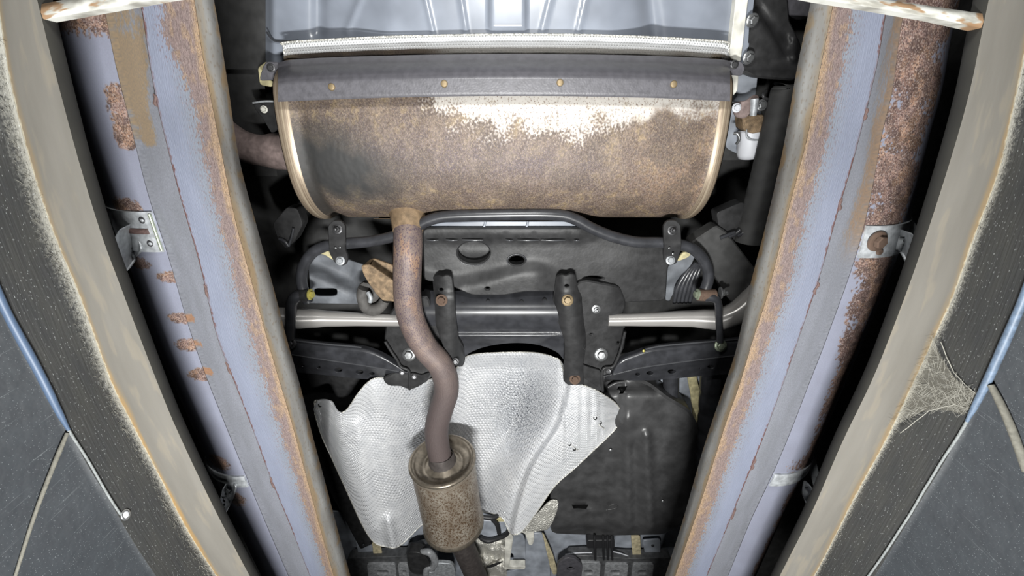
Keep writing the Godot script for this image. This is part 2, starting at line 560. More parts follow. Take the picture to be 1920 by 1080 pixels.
	# the rails
	for s in 2:
		T["plate%d" % s] = paint(160, 1400, func(u, v): return plate_color(s, u, v))
		mat("plate%d" % s, Color.WHITE, 0.55, 0.0, {"tex": T["plate%d" % s], "bump": T.grain, "bscale": 0.02})
		T["face%d" % s] = paint(48, 1024, func(u, v): return face_color(s, u, v))
		mat("face%d" % s, Color.WHITE, 0.6, 0.0, {"tex": T["face%d" % s]})
		T["beam%d" % s] = paint(192, 1400, func(u, v): return beam_color(s, u, v))
		mat("beam%d" % s, Color.WHITE, 0.5, 0.0, {"tex": T["beam%d" % s]})
		T["strip%d" % s] = paint(96, 1024, func(u, v): return strip_color(s, u, v))
		mat("strip%d" % s, Color.WHITE, 0.55, 0.0, {"tex": T["strip%d" % s]})
		T["wall%d" % s] = paint(160, 1024, func(u, v): return wall_color(s, u, v))
		mat("wall%d" % s, Color.WHITE, 0.7, 0.0, {"tex": T["wall%d" % s], "bump": T.fine, "bscale": 0.03})
		T["ledge%d" % s] = paint(96, 1024, func(u, v): return ledge_color(s, u, v))
		mat("ledge%d" % s, Color.WHITE, 0.7, 0.0, {"tex": T["ledge%d" % s]})
	mat("weld", rgb(104, 82, 78), 0.7, 0.0, {"tex": T.grime, "tri": 40.0, "bump": T.grain, "bscale": 0.05})
	mat("flaky", Color.WHITE, 0.55, 0.0, {"tex": paint(64, 768, func(u, v): return mix3(mix3(rgb(196, 196, 190), rgb(138, 136, 128), nz(noise_a, u * 60, v * 900) * 2.2 - 0.8), rgb(132, 98, 66), smoothstep(0.62, 0.74, nz(noise_a, u * 50 + 99, v * 700) + smoothstep(0.95, 1.0, absf(v - 0.5) * 2.0) * 0.2) * 0.8))})
	T.flecks = paint(512, 512, func(u, v): return mix3(mix3(rgb(42, 46, 50), rgb(34, 37, 41), nz(noise_a, u * 300, v * 300)), rgb(150, 154, 154), smoothstep(0.84, 0.88, nz(noise_b, u * 900, v * 900)) * 0.8))
	mat("pit_lower", Color.WHITE, 0.55, 0.0, {"tex": T.flecks, "tri": 4.0, "bump": T.fine, "bscale": 0.03})
	mat("blue_reflection_dark", rgb(66, 82, 104), 0.5)  # blue of the reflection along the pit wall
	mat("blue_reflection", rgb(96, 112, 132), 0.5, 0.0, {"tex": T.grime, "tri": 20.0})
	mat("pale_line", rgb(128, 132, 132), 0.7, 0.0, {"tex": T.grime, "tri": 30.0})
	mat("beige_line", rgb(112, 110, 101), 0.8, 0.0, {"tex": T.grime, "tri": 30.0})

# ---- stains: what is rusted, painted, sooted, as colours of the surfaces themselves
func muffler_color(u: float, v: float) -> Color:      # u from the outlet end to the plain end; v round the can, 0.2 its front limb, 0.72 the guard's edge
	var x := u * 1024.0
	var y := v * 1150.0
	var a := nz(noise_a, x * 0.55, y * 0.55)
	var b := nz(noise_b, x, y)
	var c := nz(noise_c, x, y)
	var w := clampf((v - 0.167) / 0.343, 0, 1)             # 0 at the front, 1 under the guard
	var base := mix3(rgb(138, 121, 105), rgb(110, 96, 90), a * 1.6 - 0.3)
	base = mix3(base, rgb(158, 138, 108), smoothstep(0.55, 0.75, nz(noise_a, x * 0.9 + 300, y * 0.9)) * 0.8)
	var violet := exp(-pow((w - (0.72 - 0.16 * u)) / 0.16, 2)) * smoothstep(0.05, 0.2, u) * (1.0 - smoothstep(0.55, 0.95, u))
	base = mix3(base, rgb(98, 86, 90), violet * (0.8 + 0.7 * (a - 0.5) + 0.5 * (b - 0.5)))
	base = mix3(base, rgb(156, 128, 108), smoothstep(0.72, 0.95, u) * exp(-pow((w - 0.55) / 0.25, 2)) * 0.7)
	base = mix3(base, rgb(126, 112, 106), smoothstep(0.5, 0.62, nz(noise_b, x * 0.6 + 44, y * 0.6)) * 0.6)
	base = mix3(base, rgb(96, 84, 78), smoothstep(0.48, 0.7, nz(noise_a, x * 0.3 + 610, y * 0.3)) * 0.55)
	base = base * (0.66 + 0.38 * b)
	base = mix3(base, rgb(70, 54, 44), smoothstep(0.66, 0.74, c) * 0.75 * smoothstep(0.3, 0.6, a + 0.15))
	base = mix3(base, rgb(174, 156, 124), smoothstep(0.7, 0.8, nz(noise_c, x + 500, y + 90)) * 0.55)
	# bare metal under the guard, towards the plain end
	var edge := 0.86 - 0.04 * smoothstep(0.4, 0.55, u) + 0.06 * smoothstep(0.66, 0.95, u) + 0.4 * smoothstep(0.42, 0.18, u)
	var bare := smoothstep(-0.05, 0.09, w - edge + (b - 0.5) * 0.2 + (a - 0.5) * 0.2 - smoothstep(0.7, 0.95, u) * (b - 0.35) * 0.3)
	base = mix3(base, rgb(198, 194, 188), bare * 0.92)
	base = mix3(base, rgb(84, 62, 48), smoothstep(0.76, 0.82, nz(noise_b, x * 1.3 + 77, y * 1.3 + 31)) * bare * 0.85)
	# soot by the outlet
	var soot := exp(-pow((u - 0.075) / 0.13, 2) - pow((w - 0.62 + 0.5 * (u - 0.05)) / 0.2, 2)) * (0.9 + 0.6 * (a - 0.5))
	base = mix3(base, rgb(50, 50, 50), soot * 1.6)
	base = mix3(base, rgb(44, 42, 40), smoothstep(0.045, 0.02, u) * smoothstep(0.05, 0.2, w) * smoothstep(0.8, 0.5, w) * 0.85)  # groove beside the end flange, its shade painted in dark
	return base

func foil_color(u: float, v: float) -> Color:         # silver foil with grey road dirt settled in its dimples
	var x := u * 768.0
	var y := v * 512.0
	var c := mix3(rgb(240, 241, 243), rgb(218, 220, 224), nz(noise_a, x, y))
	var where := exp(-pow((u - 0.68) / 0.12, 2) - pow((v - 0.3) / 0.24, 2)) * 0.9 + exp(-pow((u - 0.36) / 0.12, 2) - pow((v - 0.4) / 0.4, 2)) * 0.45
	var dot := smoothstep(0.48, 0.58, nz(noise_c, x * 1.1, y * 1.1))
	return mix3(c, rgb(74, 78, 86), where * dot * (0.6 + 0.8 * nz(noise_b, x, y)))

func pipe_color(u: float, v: float) -> Color:         # v along the pipe from the muffler
	var x := u * 192.0
	var y := v * 1024.0
	var a := nz(noise_a, x, y * 0.8)
	var c := mix3(rgb(126, 110, 102), rgb(102, 90, 88), a * 1.5 - 0.25)
	c = mix3(c, rgb(148, 116, 92), smoothstep(0.55, 0.7, nz(noise_a, x * 0.8 + 200, y * 0.3)) * 0.6 * smoothstep(0.5, 0.2, v))
	c = mix3(c, rgb(90, 80, 79), smoothstep(0.45, 0.75, v))
	var speck := smoothstep(0.66, 0.74, nz(noise_b, x * 1.6, y * 1.0))
	c = mix3(c, rgb(72, 60, 74), speck * smoothstep(0.62, 0.35, v) * 0.8)
	return c * (0.9 + 0.2 * nz(noise_c, x, y))

func can_color(u: float, v: float) -> Color:
	var x := u * 512.0
	var y := v * 384.0
	var c := mix3(rgb(166, 158, 146), rgb(134, 122, 108), nz(noise_a, x, y) * 1.6 - 0.3)
	var zone := exp(-pow((v - 0.55) / 0.3, 2))
	c = mix3(c, rgb(92, 72, 54), smoothstep(0.62, 0.7, nz(noise_b, x * 0.9, y * 1.4)) * zone * 0.9)
	c = mix3(c, rgb(70, 54, 42), smoothstep(0.7, 0.78, nz(noise_c, x * 0.6, y * 0.6)) * zone * 0.7)
	c = mix3(c, rgb(110, 86, 58), smoothstep(0.94, 0.99, v))
	return c

func plate_color(s: int, u: float, v: float) -> Color:   # u from the crease to the outer lip
	var x := u * 160.0 + s * 500.0
	var y := v * 1400.0
	var a := nz(noise_a, x * 0.8, y * 0.5)
	var b := nz(noise_b, x, y * 0.8)
	var c := nz(noise_c, x, y)
	var cold := mix3(rgb(108, 113, 128), rgb(104, 109, 116), smoothstep(0.75, 0.3, u) * 0.8)
	cold = cold * (0.96 + 0.06 * a)
	cold = mix3(cold, rgb(110, 86, 84), smoothstep(0.79, 0.85, nz(noise_b, x * 1.1 + 60, y * 1.1)) * 0.7 * smoothstep(0.9, 0.35, u))
	var edge := 0.34 + 0.1 * (nz(noise_a, 7.0, y * 1.4) - 0.5) + 0.22 * (b - 0.5) + 0.06 * (c - 0.5)
	edge += 0.25 * exp(-pow((v - row_v(12)) / 0.025, 2)) * (1 - s) + 0.18 * exp(-pow((v - row_v(85)) / 0.02, 2)) * (1 - s)
	edge += s * (0.05 - 0.04 * v) - (1 - s) * 0.05 * smoothstep(0.2, 0.9, v)
	var rust := mix3(rgb(140, 118, 94), rgb(112, 98, 96), smoothstep(0.02, 0.16, u + (a - 0.5) * 0.16) * (1.0 - 0.4 * smoothstep(0.45, 0.8, v)))
	rust = mix3(rust, rgb(142, 118, 90), smoothstep(0.58, 0.78, nz(noise_a, x + 50, y * 1.2)) * 0.5)
	rust = mix3(rust, rgb(78, 64, 62), smoothstep(0.58, 0.72, c) * 0.6)
	rust = rust * (0.8 + 0.24 * b)
	rust = mix3(rust, rgb(150, 140, 130), smoothstep(0.72, 0.8, nz(noise_c, x + 300, y + 10)) * 0.4)
	cold = mix3(cold, rgb(86, 64, 62), smoothstep(0.71, 0.77, nz(noise_b, x * 1.3 + 160, y * 1.2)) * smoothstep(edge + 0.3, edge, u) * 0.8)
	cold = mix3(cold, rgb(82, 56, 54), smoothstep(0.965, 0.99, u + (b - 0.5) * 0.05) * (0.35 + 0.6 * smoothstep(0.4, 0.6, nz(noise_a, 400.0 + s * 90.0, y * 0.6))))
	return mix3(rust, cold, smoothstep(-0.02, 0.02, u - edge))

func face_color(s: int, u: float, v: float) -> Color:    # u from the crease up the inner face
	var x := u * 48.0 + s * 700.0
	var y := v * 1024.0
	var a := nz(noise_a, x, y * 0.5)
	var c := mix3(rgb(142, 142, 140), rgb(122, 120, 116), a * 1.5 - 0.25)
	c = mix3(c, rgb(140, 118, 88), smoothstep(0.35, 0.0, u + (a - 0.5) * 0.5) * 0.85)
	c = mix3(c, rgb(160, 122, 70), smoothstep(0.8, 1.0, u + (nz(noise_a, x + 90, y) - 0.5) * 0.7) * 0.6)
	return mix3(c, rgb(96, 78, 60), smoothstep(0.72, 0.8, nz(noise_b, x, y)) * 0.35)

func strip_color(s: int, u: float, v: float) -> Color:   # u from the lip to the step
	var x := u * 96.0 + s * 900.0
	var y := v * 1024.0
	var a := nz(noise_a, x, y * 0.6)
	var c := mix3(rgb(118, 120, 128), rgb(108, 110, 116), a)
	if s == 0:
		var r := exp(-pow((v - row_v(40)) / 0.05, 2)) * 0.6 + exp(-pow((u - 0.7) / 0.35, 2)) * smoothstep(row_v(50), row_v(110), v) * smoothstep(row_v(300), row_v(260), v)
		c = mix3(c, rgb(124, 108, 88), smoothstep(0.4, 0.62, r * (0.35 + a * 0.5 + 0.5 * nz(noise_b, x, y))) * (0.7 + 0.4 * nz(noise_c, x, y)))
		for k in [610, 658, 712]:
			c = mix3(c, rgb(138, 104, 80), smoothstep(0.4, 0.6, exp(-pow((v - row_v(k)) / 0.007, 2) - pow((u - 0.98) / 0.2, 2)) * (0.1 + 0.7 * a + 0.6 * nz(noise_b, x, y))) * 0.9)
	else:
		var r := smoothstep(0.5, 0.95, u + (a - 0.5) * 0.5 + (nz(noise_b, x, y) - 0.5) * 0.4) * smoothstep(row_v(520), row_v(420), v) * (0.75 + 0.5 * nz(noise_c, x, y))
		c = mix3(c, rgb(124, 104, 86), r * 0.85)
	c = mix3(c, rgb(96, 70, 62), smoothstep(0.08, 0.0, u) * 0.7)
	return c * (0.9 + 0.2 * nz(noise_c, x, y))

func beam_color(s: int, u: float, v: float) -> Color:    # u from the step over the round of the beam
	var x := u * 192.0 + s * 1100.0
	var y := v * 1400.0
	var a := nz(noise_a, x * 0.7, y * 0.7)
	var b := nz(noise_b, x, y)
	var c := nz(noise_c, x, y)
	var p := mix3(rgb(120, 123, 137), rgb(113, 115, 128), a)
	var rust := mix3(rgb(130, 106, 94), rgb(104, 86, 82), b * 1.5 - 0.2)
	var flake := nz(noise_d, x, y)
	rust = mix3(rust, rgb(132, 104, 84), smoothstep(0.5, 0.65, nz(noise_a, x * 1.3 + 40, y * 1.3)) * 0.6)
	rust = mix3(rust, rgb(82, 66, 64), smoothstep(0.5, 0.66, nz(noise_a, x * 0.9 + 240, y * 0.5)) * 0.6 * s)
	rust = rust * (0.74 + 0.4 * flake)
	rust = mix3(rust, rgb(58, 46, 44), smoothstep(0.6, 0.68, c) * 0.8)
	rust = mix3(rust, rgb(172, 160, 152), smoothstep(0.68, 0.74, nz(noise_c, x + 400, y)) * 0.6)
	var r := 0.0
	if s == 0:
		r = smoothstep(row_v(105), row_v(20), v) * (0.55 + 0.5 * b) + smoothstep(row_v(60), row_v(20), v)
		r = maxf(r, exp(-pow((u - 0.05) / 0.1, 2)) * smoothstep(row_v(130), row_v(180), v) * smoothstep(row_v(300), row_v(270), v) * 0.9)
		for k in [[398, 0.22, 0.012], [505, 0.3, 0.008], [530, 0.0, 0.008], [608, 0.0, 0.008], [660, 0.05, 0.009], [716, 0.02, 0.01], [888, 0.25, 0.014], [955, 0.25, 0.016]]:
			r = maxf(r, exp(-pow((v - row_v(k[0])) / k[2], 2) - pow((u - k[1]) / 0.16, 2)))
		r = smoothstep(0.36, 0.52, r * (0.35 + 0.5 * a + 0.6 * b))
		r = maxf(r, smoothstep(0.42, 0.7, u) * 0.35)
	else:
		var mid := lerpf(0.16, 0.46, smoothstep(row_v(250), row_v(1000), v))
		var wide := lerpf(0.3, 0.17, smoothstep(row_v(150), row_v(700), v))
		r = exp(-pow((u - mid) / wide, 2)) * lerpf(1.25, 1.0, smoothstep(row_v(100), row_v(950), v)) + smoothstep(row_v(60), row_v(20), v) * 0.4
		r += 0.6 * exp(-pow((v - row_v(890)) / 0.02, 2) - pow((u - 0.2) / 0.25, 2))
		r = smoothstep(0.42, 0.52, r * (0.05 + 0.75 * a + 0.6 * b))
		r = maxf(r, smoothstep(0.5, 0.75, u) * 0.6)
	return mix3(p, rust, r) * (0.97 + 0.06 * c)

func wall_color(s: int, u: float, v: float) -> Color:    # u from the rim downwards
	var x := u * 160.0 + s * 300.0
	var y := v * 1024.0
	var a := nz(noise_a, x * 0.7, y * 0.5)
	var b := nz(noise_b, x * 0.6, y * 1.4)
	var c := mix3(rgb(50, 50, 48), rgb(40, 41, 42), a)
	var reach := lerpf(0.3, 0.12, smoothstep(0.15, 0.75, v)) * (0.45 + b) * (1.0 - 0.45 * s)
	c = mix3(rgb(140, 139, 132), c, smoothstep(0.0, reach, u + (nz(noise_c, x, y) - 0.5) * 0.12))
	c = mix3(c, rgb(186, 190, 190), smoothstep(0.85, 0.88, nz(noise_b, x * 2.2 + 90, y * 2.0)) * 0.8)
	return c

func ledge_color(s: int, u: float, v: float) -> Color:   # u from the opening to the outer rim
	var x := u * 96.0 + s * 250.0
	var y := v * 1024.0
	var a := nz(noise_a, x * 0.9, y * 0.25)
	var c := mix3(rgb(108, 105, 99), rgb(98, 95, 89), a)
	c = mix3(c, rgb(132, 122, 104), smoothstep(0.6, 0.8, nz(noise_a, x + 70, y * 0.4)) * 0.3)
	c = mix3(c, rgb(150, 118, 72), smoothstep(0.8, 0.97, u + (a - 0.5) * 0.16) * (0.35 + 0.5 * smoothstep(0.2, 0.6, v) * (1 - s) + 0.15 * s))
	c = mix3(c, rgb(178, 174, 158), smoothstep(0.95, 1.0, u + (nz(noise_b, x, y) - 0.5) * 0.05) * 0.8)
	c = mix3(c, rgb(104, 102, 97), smoothstep(0.55, 0.75, nz(noise_c, x * 0.5, y * 0.1)) * 0.22)
	return c

# ---------------------------------------------------------------- hardware that repeats: unit size, standing out along +y
func hardware() -> void:
	var mb := MB.new()
	mb.lathe([[0.0, -0.3], [1.5, -0.3], [1.62, -0.2], [1.62, 0.1], [1.5, 0.24], [1.0, 0.3]], Transform3D(), 24, 0, [1, 2])
	hexagon(mb, 1.0, 0.24, 0.95)
	bolt_mesh = mb.done()
	mb = MB.new()
	mb.lathe([[0.0, -0.3], [1.5, -0.3], [1.6, -0.2], [1.6, 0.05], [1.45, 0.16], [1.0, 0.2]], Transform3D(), 24, 0, [1, 2])
	hexagon(mb, 1.0, 0.16, 0.9)
	mb.lathe([[0.52, 0.8], [0.55, 1.0], [0.5, 1.1], [0.55, 1.2], [0.5, 1.3], [0.55, 1.4], [0.5, 1.5], [0.55, 1.6], [0.5, 1.7], [0.45, 1.85], [0.0, 1.9]], Transform3D(), 14, 4)
	nut_mesh = mb.done()
	mb = MB.new()
	mb.lathe([[1.0, -0.3], [1.0, 0.1], [0.93, 0.3], [0.75, 0.42], [0.4, 0.48], [0.0, 0.5]], Transform3D(), 18)
	rivet_mesh = mb.done()

func hexagon(mb: MB, r: float, y0: float, y1: float) -> void:
	for i in 6:
		var a := TAU * i / 6; var b := TAU * (i + 1) / 6
		var p := Vector3(cos(a) * r, y0, sin(a) * r); var q := Vector3(cos(b) * r, y0, sin(b) * r)
		var up := Vector3(0, y1 - y0 - 0.12, 0)
		var s := Vector3(cos(a) * r * 0.84, y1, sin(a) * r * 0.84); var t := Vector3(cos(b) * r * 0.84, y1, sin(b) * r * 0.84)
		mb.quad(p, q, q + up, p + up)
		mb.quad(p + up, q + up, t, s)
		mb.tri(s, t, Vector3(0, y1 + 0.02, 0))

# ---------------------------------------------------------------- the pit
func setting() -> void:
	for s in 2:
		var side: float = [-1.0, 1.0][s]
		var which: String = ["left", "right"][s]
		var shelf: Array = [SHELF_A, SHELF_B][s]
		var rim: Array = [RIM_A, RIM_B][s]
		var seam: Array = [SEAM_A, SEAM_B][s]
		var rows := []; var lower := []; var ledge := []; var inner := []
		var n := 60
		for z in zs(SHELF, n):
			var a := along(shelf, z, SHELF)
			var b := along(rim, z, SHELF)
			var r := PackedVector3Array()
			for k in 5:
				r.append(a.lerp(b, k / 4.0) + Vector3(0, 0.0025 if k == 4 else 0.0, 0))
			ledge.append(r)
			inner.append(PackedVector3Array([a, a + Vector3(0, 0.014, 0), a + Vector3(side * 0.012, 0.017, 0), a + Vector3(side * 0.25, 0.02, 0)]))
			var hs := SHELF * 0.862
			var c := along(seam, z * 0.862, hs)
			c.z = z
			c.x = side * clampf(absf(c.x), absf(b.x) - 0.012, absf(b.x) + 0.03)
			var w := PackedVector3Array()
			for k in 7:
				w.append(b.lerp(c, k / 6.0) + Vector3(0, 0.0025 * (1.0 - k / 6.0), 0))
			rows.append(w)
			lower.append(PackedVector3Array([c, c + Vector3(side * 0.004, -0.004, 0), Vector3(c.x + side * 0.01, 0.15, z), Vector3(c.x + side * 0.012, -0.3, z)]))
		var mb := MB.new()
		mb.grid(rows, unit(6), unit(n))
		tag(obj("wall_" + which, mb, M["wall%d" % s]), ["dusty dark pit wall under the pale rim beside the outlet pipe", "dark pit wall with a cobweb under the pale rim beside the damper"][s], "pit wall", "", "structure")
		mb = MB.new()
		mb.grid(lower, [0.0, 0.1, 0.5, 1.0], unit(n))
		tag(obj("wall_" + which, mb, M.pit_lower), ["lower dark panel of the pit wall with a white bolt at its top", "lower dark panel of the pit wall below the cobweb"][s], "pit wall", "", "structure")
		var t := Node3D.new()
		t.name = "trim_%d" % (s + 1)
		add_child(t)
		t.position = Vector3(side * 0.42, SHELF, -0.4)
		tag(t, ["pale tan steel rim of the pit, orange along its outer edge, beside the outlet pipe side", "pale tan steel rim of the pit beside the heavily rusted beam"][s], "pit rim", "", "structure")
		mb = MB.new()
		mb.grid(ledge, unit(4), unit(n))
		obj("rim_plate", mb, M["ledge%d" % s], t)
		mb = MB.new()
		mb.grid(inner, [0.0, 0.1, 0.2, 1.0], unit(n), 0)
		obj("rim_edge", mb, M.concrete_dark, t, "dark edge of the steel rim")
		# blue tube added for a reflection on the wall, and pale joint along the seam
		var path := []
		var from: float = [520.0, 500.0][s]
		var to: float = [806.0, 790.0][s]
		for k in 9:
			var py := lerpf(from, to, k / 8.0)
			path.append(seam_point(seam, rim, py, side))
		mb = MB.new()
		mb.tube(path, [0.0036, 0.0036, 0.0034, 0.0036, 0.0038, 0.0036, 0.0036, 0.003, 0.0016], 10, 4)
		tag(obj("blue_reflection", mb, [M.blue_reflection_dark, M.blue_reflection][s]), ["dull blue line added for a reflection on the pit wall below the dusty rim on the outlet pipe side", "pale blue line added for a reflection on the pit wall touching the cobweb"][s], "blue_reflection")
		path = []
		for k in 10:
			path.append(seam_point(seam, rim, lerpf(to, [965.0, 1100.0][s], k / 9.0), side) + Vector3(0, (rng.randf() - 0.5) * 0.001 * s, 0))
		mb = MB.new()
		mb.tube(path, [0.0016, 0.0014, 0.0013], 6, 3)
		tag(obj("trim_%d" % (s + 3), mb, M.pale_line), ["thin pale joint running from the end of the blue line to the wall bolt", "rough pale joint running on from the blue line below the cobweb"][s], "joint", "", "structure")
		# a pale bead running down the lower panel
		mb = MB.new()
		var pts: Array = [[[126, 812], [110, 850], [88, 905], [62, 975], [28, 1082]], [[1858, 722], [1880, 765], [1900, 812], [1926, 885]]][s]
		path = []
		for p in pts:
			path.append(wall_hit(seam, rim, p[0], p[1], side))
		mb.tube(path, [0.0018, 0.0022, 0.002, 0.0017, 0.0014] if s == 0 else [0.0028, 0.0034, 0.0036, 0.0036], 8, 5)
		tag(obj("trim_%d" % (s + 5), mb, M.beige_line), ["beige bead running down the lower pit wall from the end of the blue line", "broad beige bead running down the lower pit wall beside the cobweb"][s], "bead", "", "structure")
	# the bolt in the wall
	var b := thing("wall_bolt", "small white ringed bolt in the dark pit wall beneath the dusty rim", "bolt", wall_hit(SEAM_A, RIM_A, 235, 965, -1.0))
	placed("head", rivet_mesh, M.white_plastic, b, b.position, Vector3(1, 0.15, 0.2), 0.0042)
	var ring := MB.new()
	ring.lathe([[1.0, -0.2], [1.5, -0.2], [1.6, 0.1], [1.4, 0.35], [1.05, 0.3]], Transform3D(), 18)
	placed("washer", ring.done(), M.zinc, b, b.position, Vector3(1, 0.15, 0.2), 0.0042)
	# floor of the pit, its ends, and the ground round it
	var mb := MB.new()
	mb.box(Transform3D(Basis(), Vector3(0, -0.32, -0.5)), Vector3(1.3, 0.04, 2.4))
	tag(obj("floor", mb, M.concrete_dark), "dark floor of the inspection pit", "pit floor", "", "structure")
	mb = MB.new()
	mb.box(Transform3D(Basis(), Vector3(0, 0.05, -1.72)), Vector3(1.5, 0.74, 0.04))
	tag(obj("wall_front", mb, M.concrete_dark), "dark end wall of the pit towards the car's front", "pit wall", "", "structure")
	mb = MB.new()
	mb.box(Transform3D(Basis(), Vector3(0, 0.05, 0.72)), Vector3(1.5, 0.74, 0.04))
	tag(obj("wall_back", mb, M.concrete_dark), "dark end wall of the pit behind the camera", "pit wall", "", "structure")
	for s in 2:
		var side: float = [-1.0, 1.0][s]
		mb = MB.new()
		mb.box(Transform3D(Basis(), Vector3(side * 1.13, 0.42, -0.5)), Vector3(1.2, 0.06, 3.0))
		tag(obj("ground", mb, M.concrete_dark), ["dark ground beyond the pit rim on the outlet pipe side", "dark ground beyond the pit rim on the damper side"][s], "ground", "", "structure")
	# the bar across the opening
	var bar := thing("trim_7", "", "", Q(960, -40, SHELF))
	tag(bar, "flaking white steel bar across the near end of the pit opening", "crossbar", "", "structure")
	mb = MB.new()
	var low := []
	var top := []
	for p in [[70, 41, 9], [160, 25, -8], [310, -2, -34], [560, -38, -66], [960, -62, -90], [1360, -34, -62], [1540, 1, -24], [1640, 17, -4], [1750, 36, 12], [1846, 57, 26]]:
		low.append(Q(p[0], p[1], SHELF + 0.001))
		top.append(Q(p[0], p[2], SHELF + 0.003))
	var rows := []
	for k in low.size():
		var a: Vector3 = low[k]; var c: Vector3 = top[k]
		rows.append(PackedVector3Array([a + Vector3(0, 0.012, 0), a + Vector3(0, 0.002, 0.001), a.lerp(c, 0.12), a.lerp(c, 0.5) + Vector3(0, -0.0015, 0), c, c + Vector3(0, 0.012, 0)]))
	mb.grid(rows, [0.0, 0.15, 0.25, 0.6, 0.9, 1.0], [0.0, 0.05, 0.14, 0.28, 0.5, 0.72, 0.82, 0.88, 0.94, 1.0])
	for k in low.size() - 1:
		mb.quad(rows[k][0], rows[k + 1][0], rows[k + 1][5], rows[k][5], 2)
	M.flaky.uv1_scale = Vector3(1, 1, 1)
	obj("bar", mb, M.flaky, bar)
	# the lamps themselves, one behind the lens and one before it
	for k in 2:
		var at: Vector3 = [Vector3(0, 0.29, 0.25), Vector3(0, -0.25, -0.42)][k]
		var lamp := thing("pit_lamp", ["white panel lamp on a post behind the camera", "white panel lamp on the pit floor before the camera"][k], "lamp", at)
		var look: Vector3 = [Vector3(0, 1, -0.3), Vector3(0, 1, 0.05)][k]
		var y := look.normalized()
		var basis := Basis(Vector3.RIGHT, y, Vector3.RIGHT.cross(y))
		mb = MB.new()
		mb.box(Transform3D(basis, at - y * 0.02), Vector3(0.23, 0.03, 0.1), 0.004)
		obj("housing", mb, M.galvanised, lamp)
		mb = MB.new()
		mb.box(Transform3D(basis, at - y * 0.003), Vector3(0.2, 0.004, 0.07), 0.001)
		var glow := mat("lamp_glow%d" % k, Color(0.9, 0.9, 0.9), 0.5)
		glow.emission_enabled = true
		glow.emission = Color(0.97, 0.985, 1.0)
		glow.emission_energy_multiplier = 1.0
		obj("glowing_panel", mb, glow, lamp)
		mb = MB.new()
		mb.tube([at - y * 0.03, Vector3(at.x, -0.3, at.z)], [0.012, 0.012], 10, 1)
		obj("post", mb, M.galvanised, lamp)

func seam_point(seam: Array, rim: Array, py: float, side: float) -> Vector3:
	return wall_hit(seam, rim, lerp_line(seam, py), py, side)

func wall_hit(seam: Array, rim: Array, px: float, py: float, side: float) -> Vector3:   # where a sight line meets the pit wall
	var r := ray(px, py)
	var x := 0.455
	for k in 6:
		var p := r * (x / absf(r.x))
		var z := p.z
		var b := along(rim, z, SHELF)
		var c := along(seam, z * 0.862, SHELF * 0.862)
		var bx := absf(b.x)
		var cx := clampf(absf(c.x), bx - 0.012, bx + 0.03)
		var t := (SHELF - p.y) / (SHELF * 0.138)
		x = lerpf(bx, cx, clampf(t, 0, 1)) + maxf(0.0, t - 1.0) * 0.003
	return r * ((x - 0.0012) / absf(r.x))

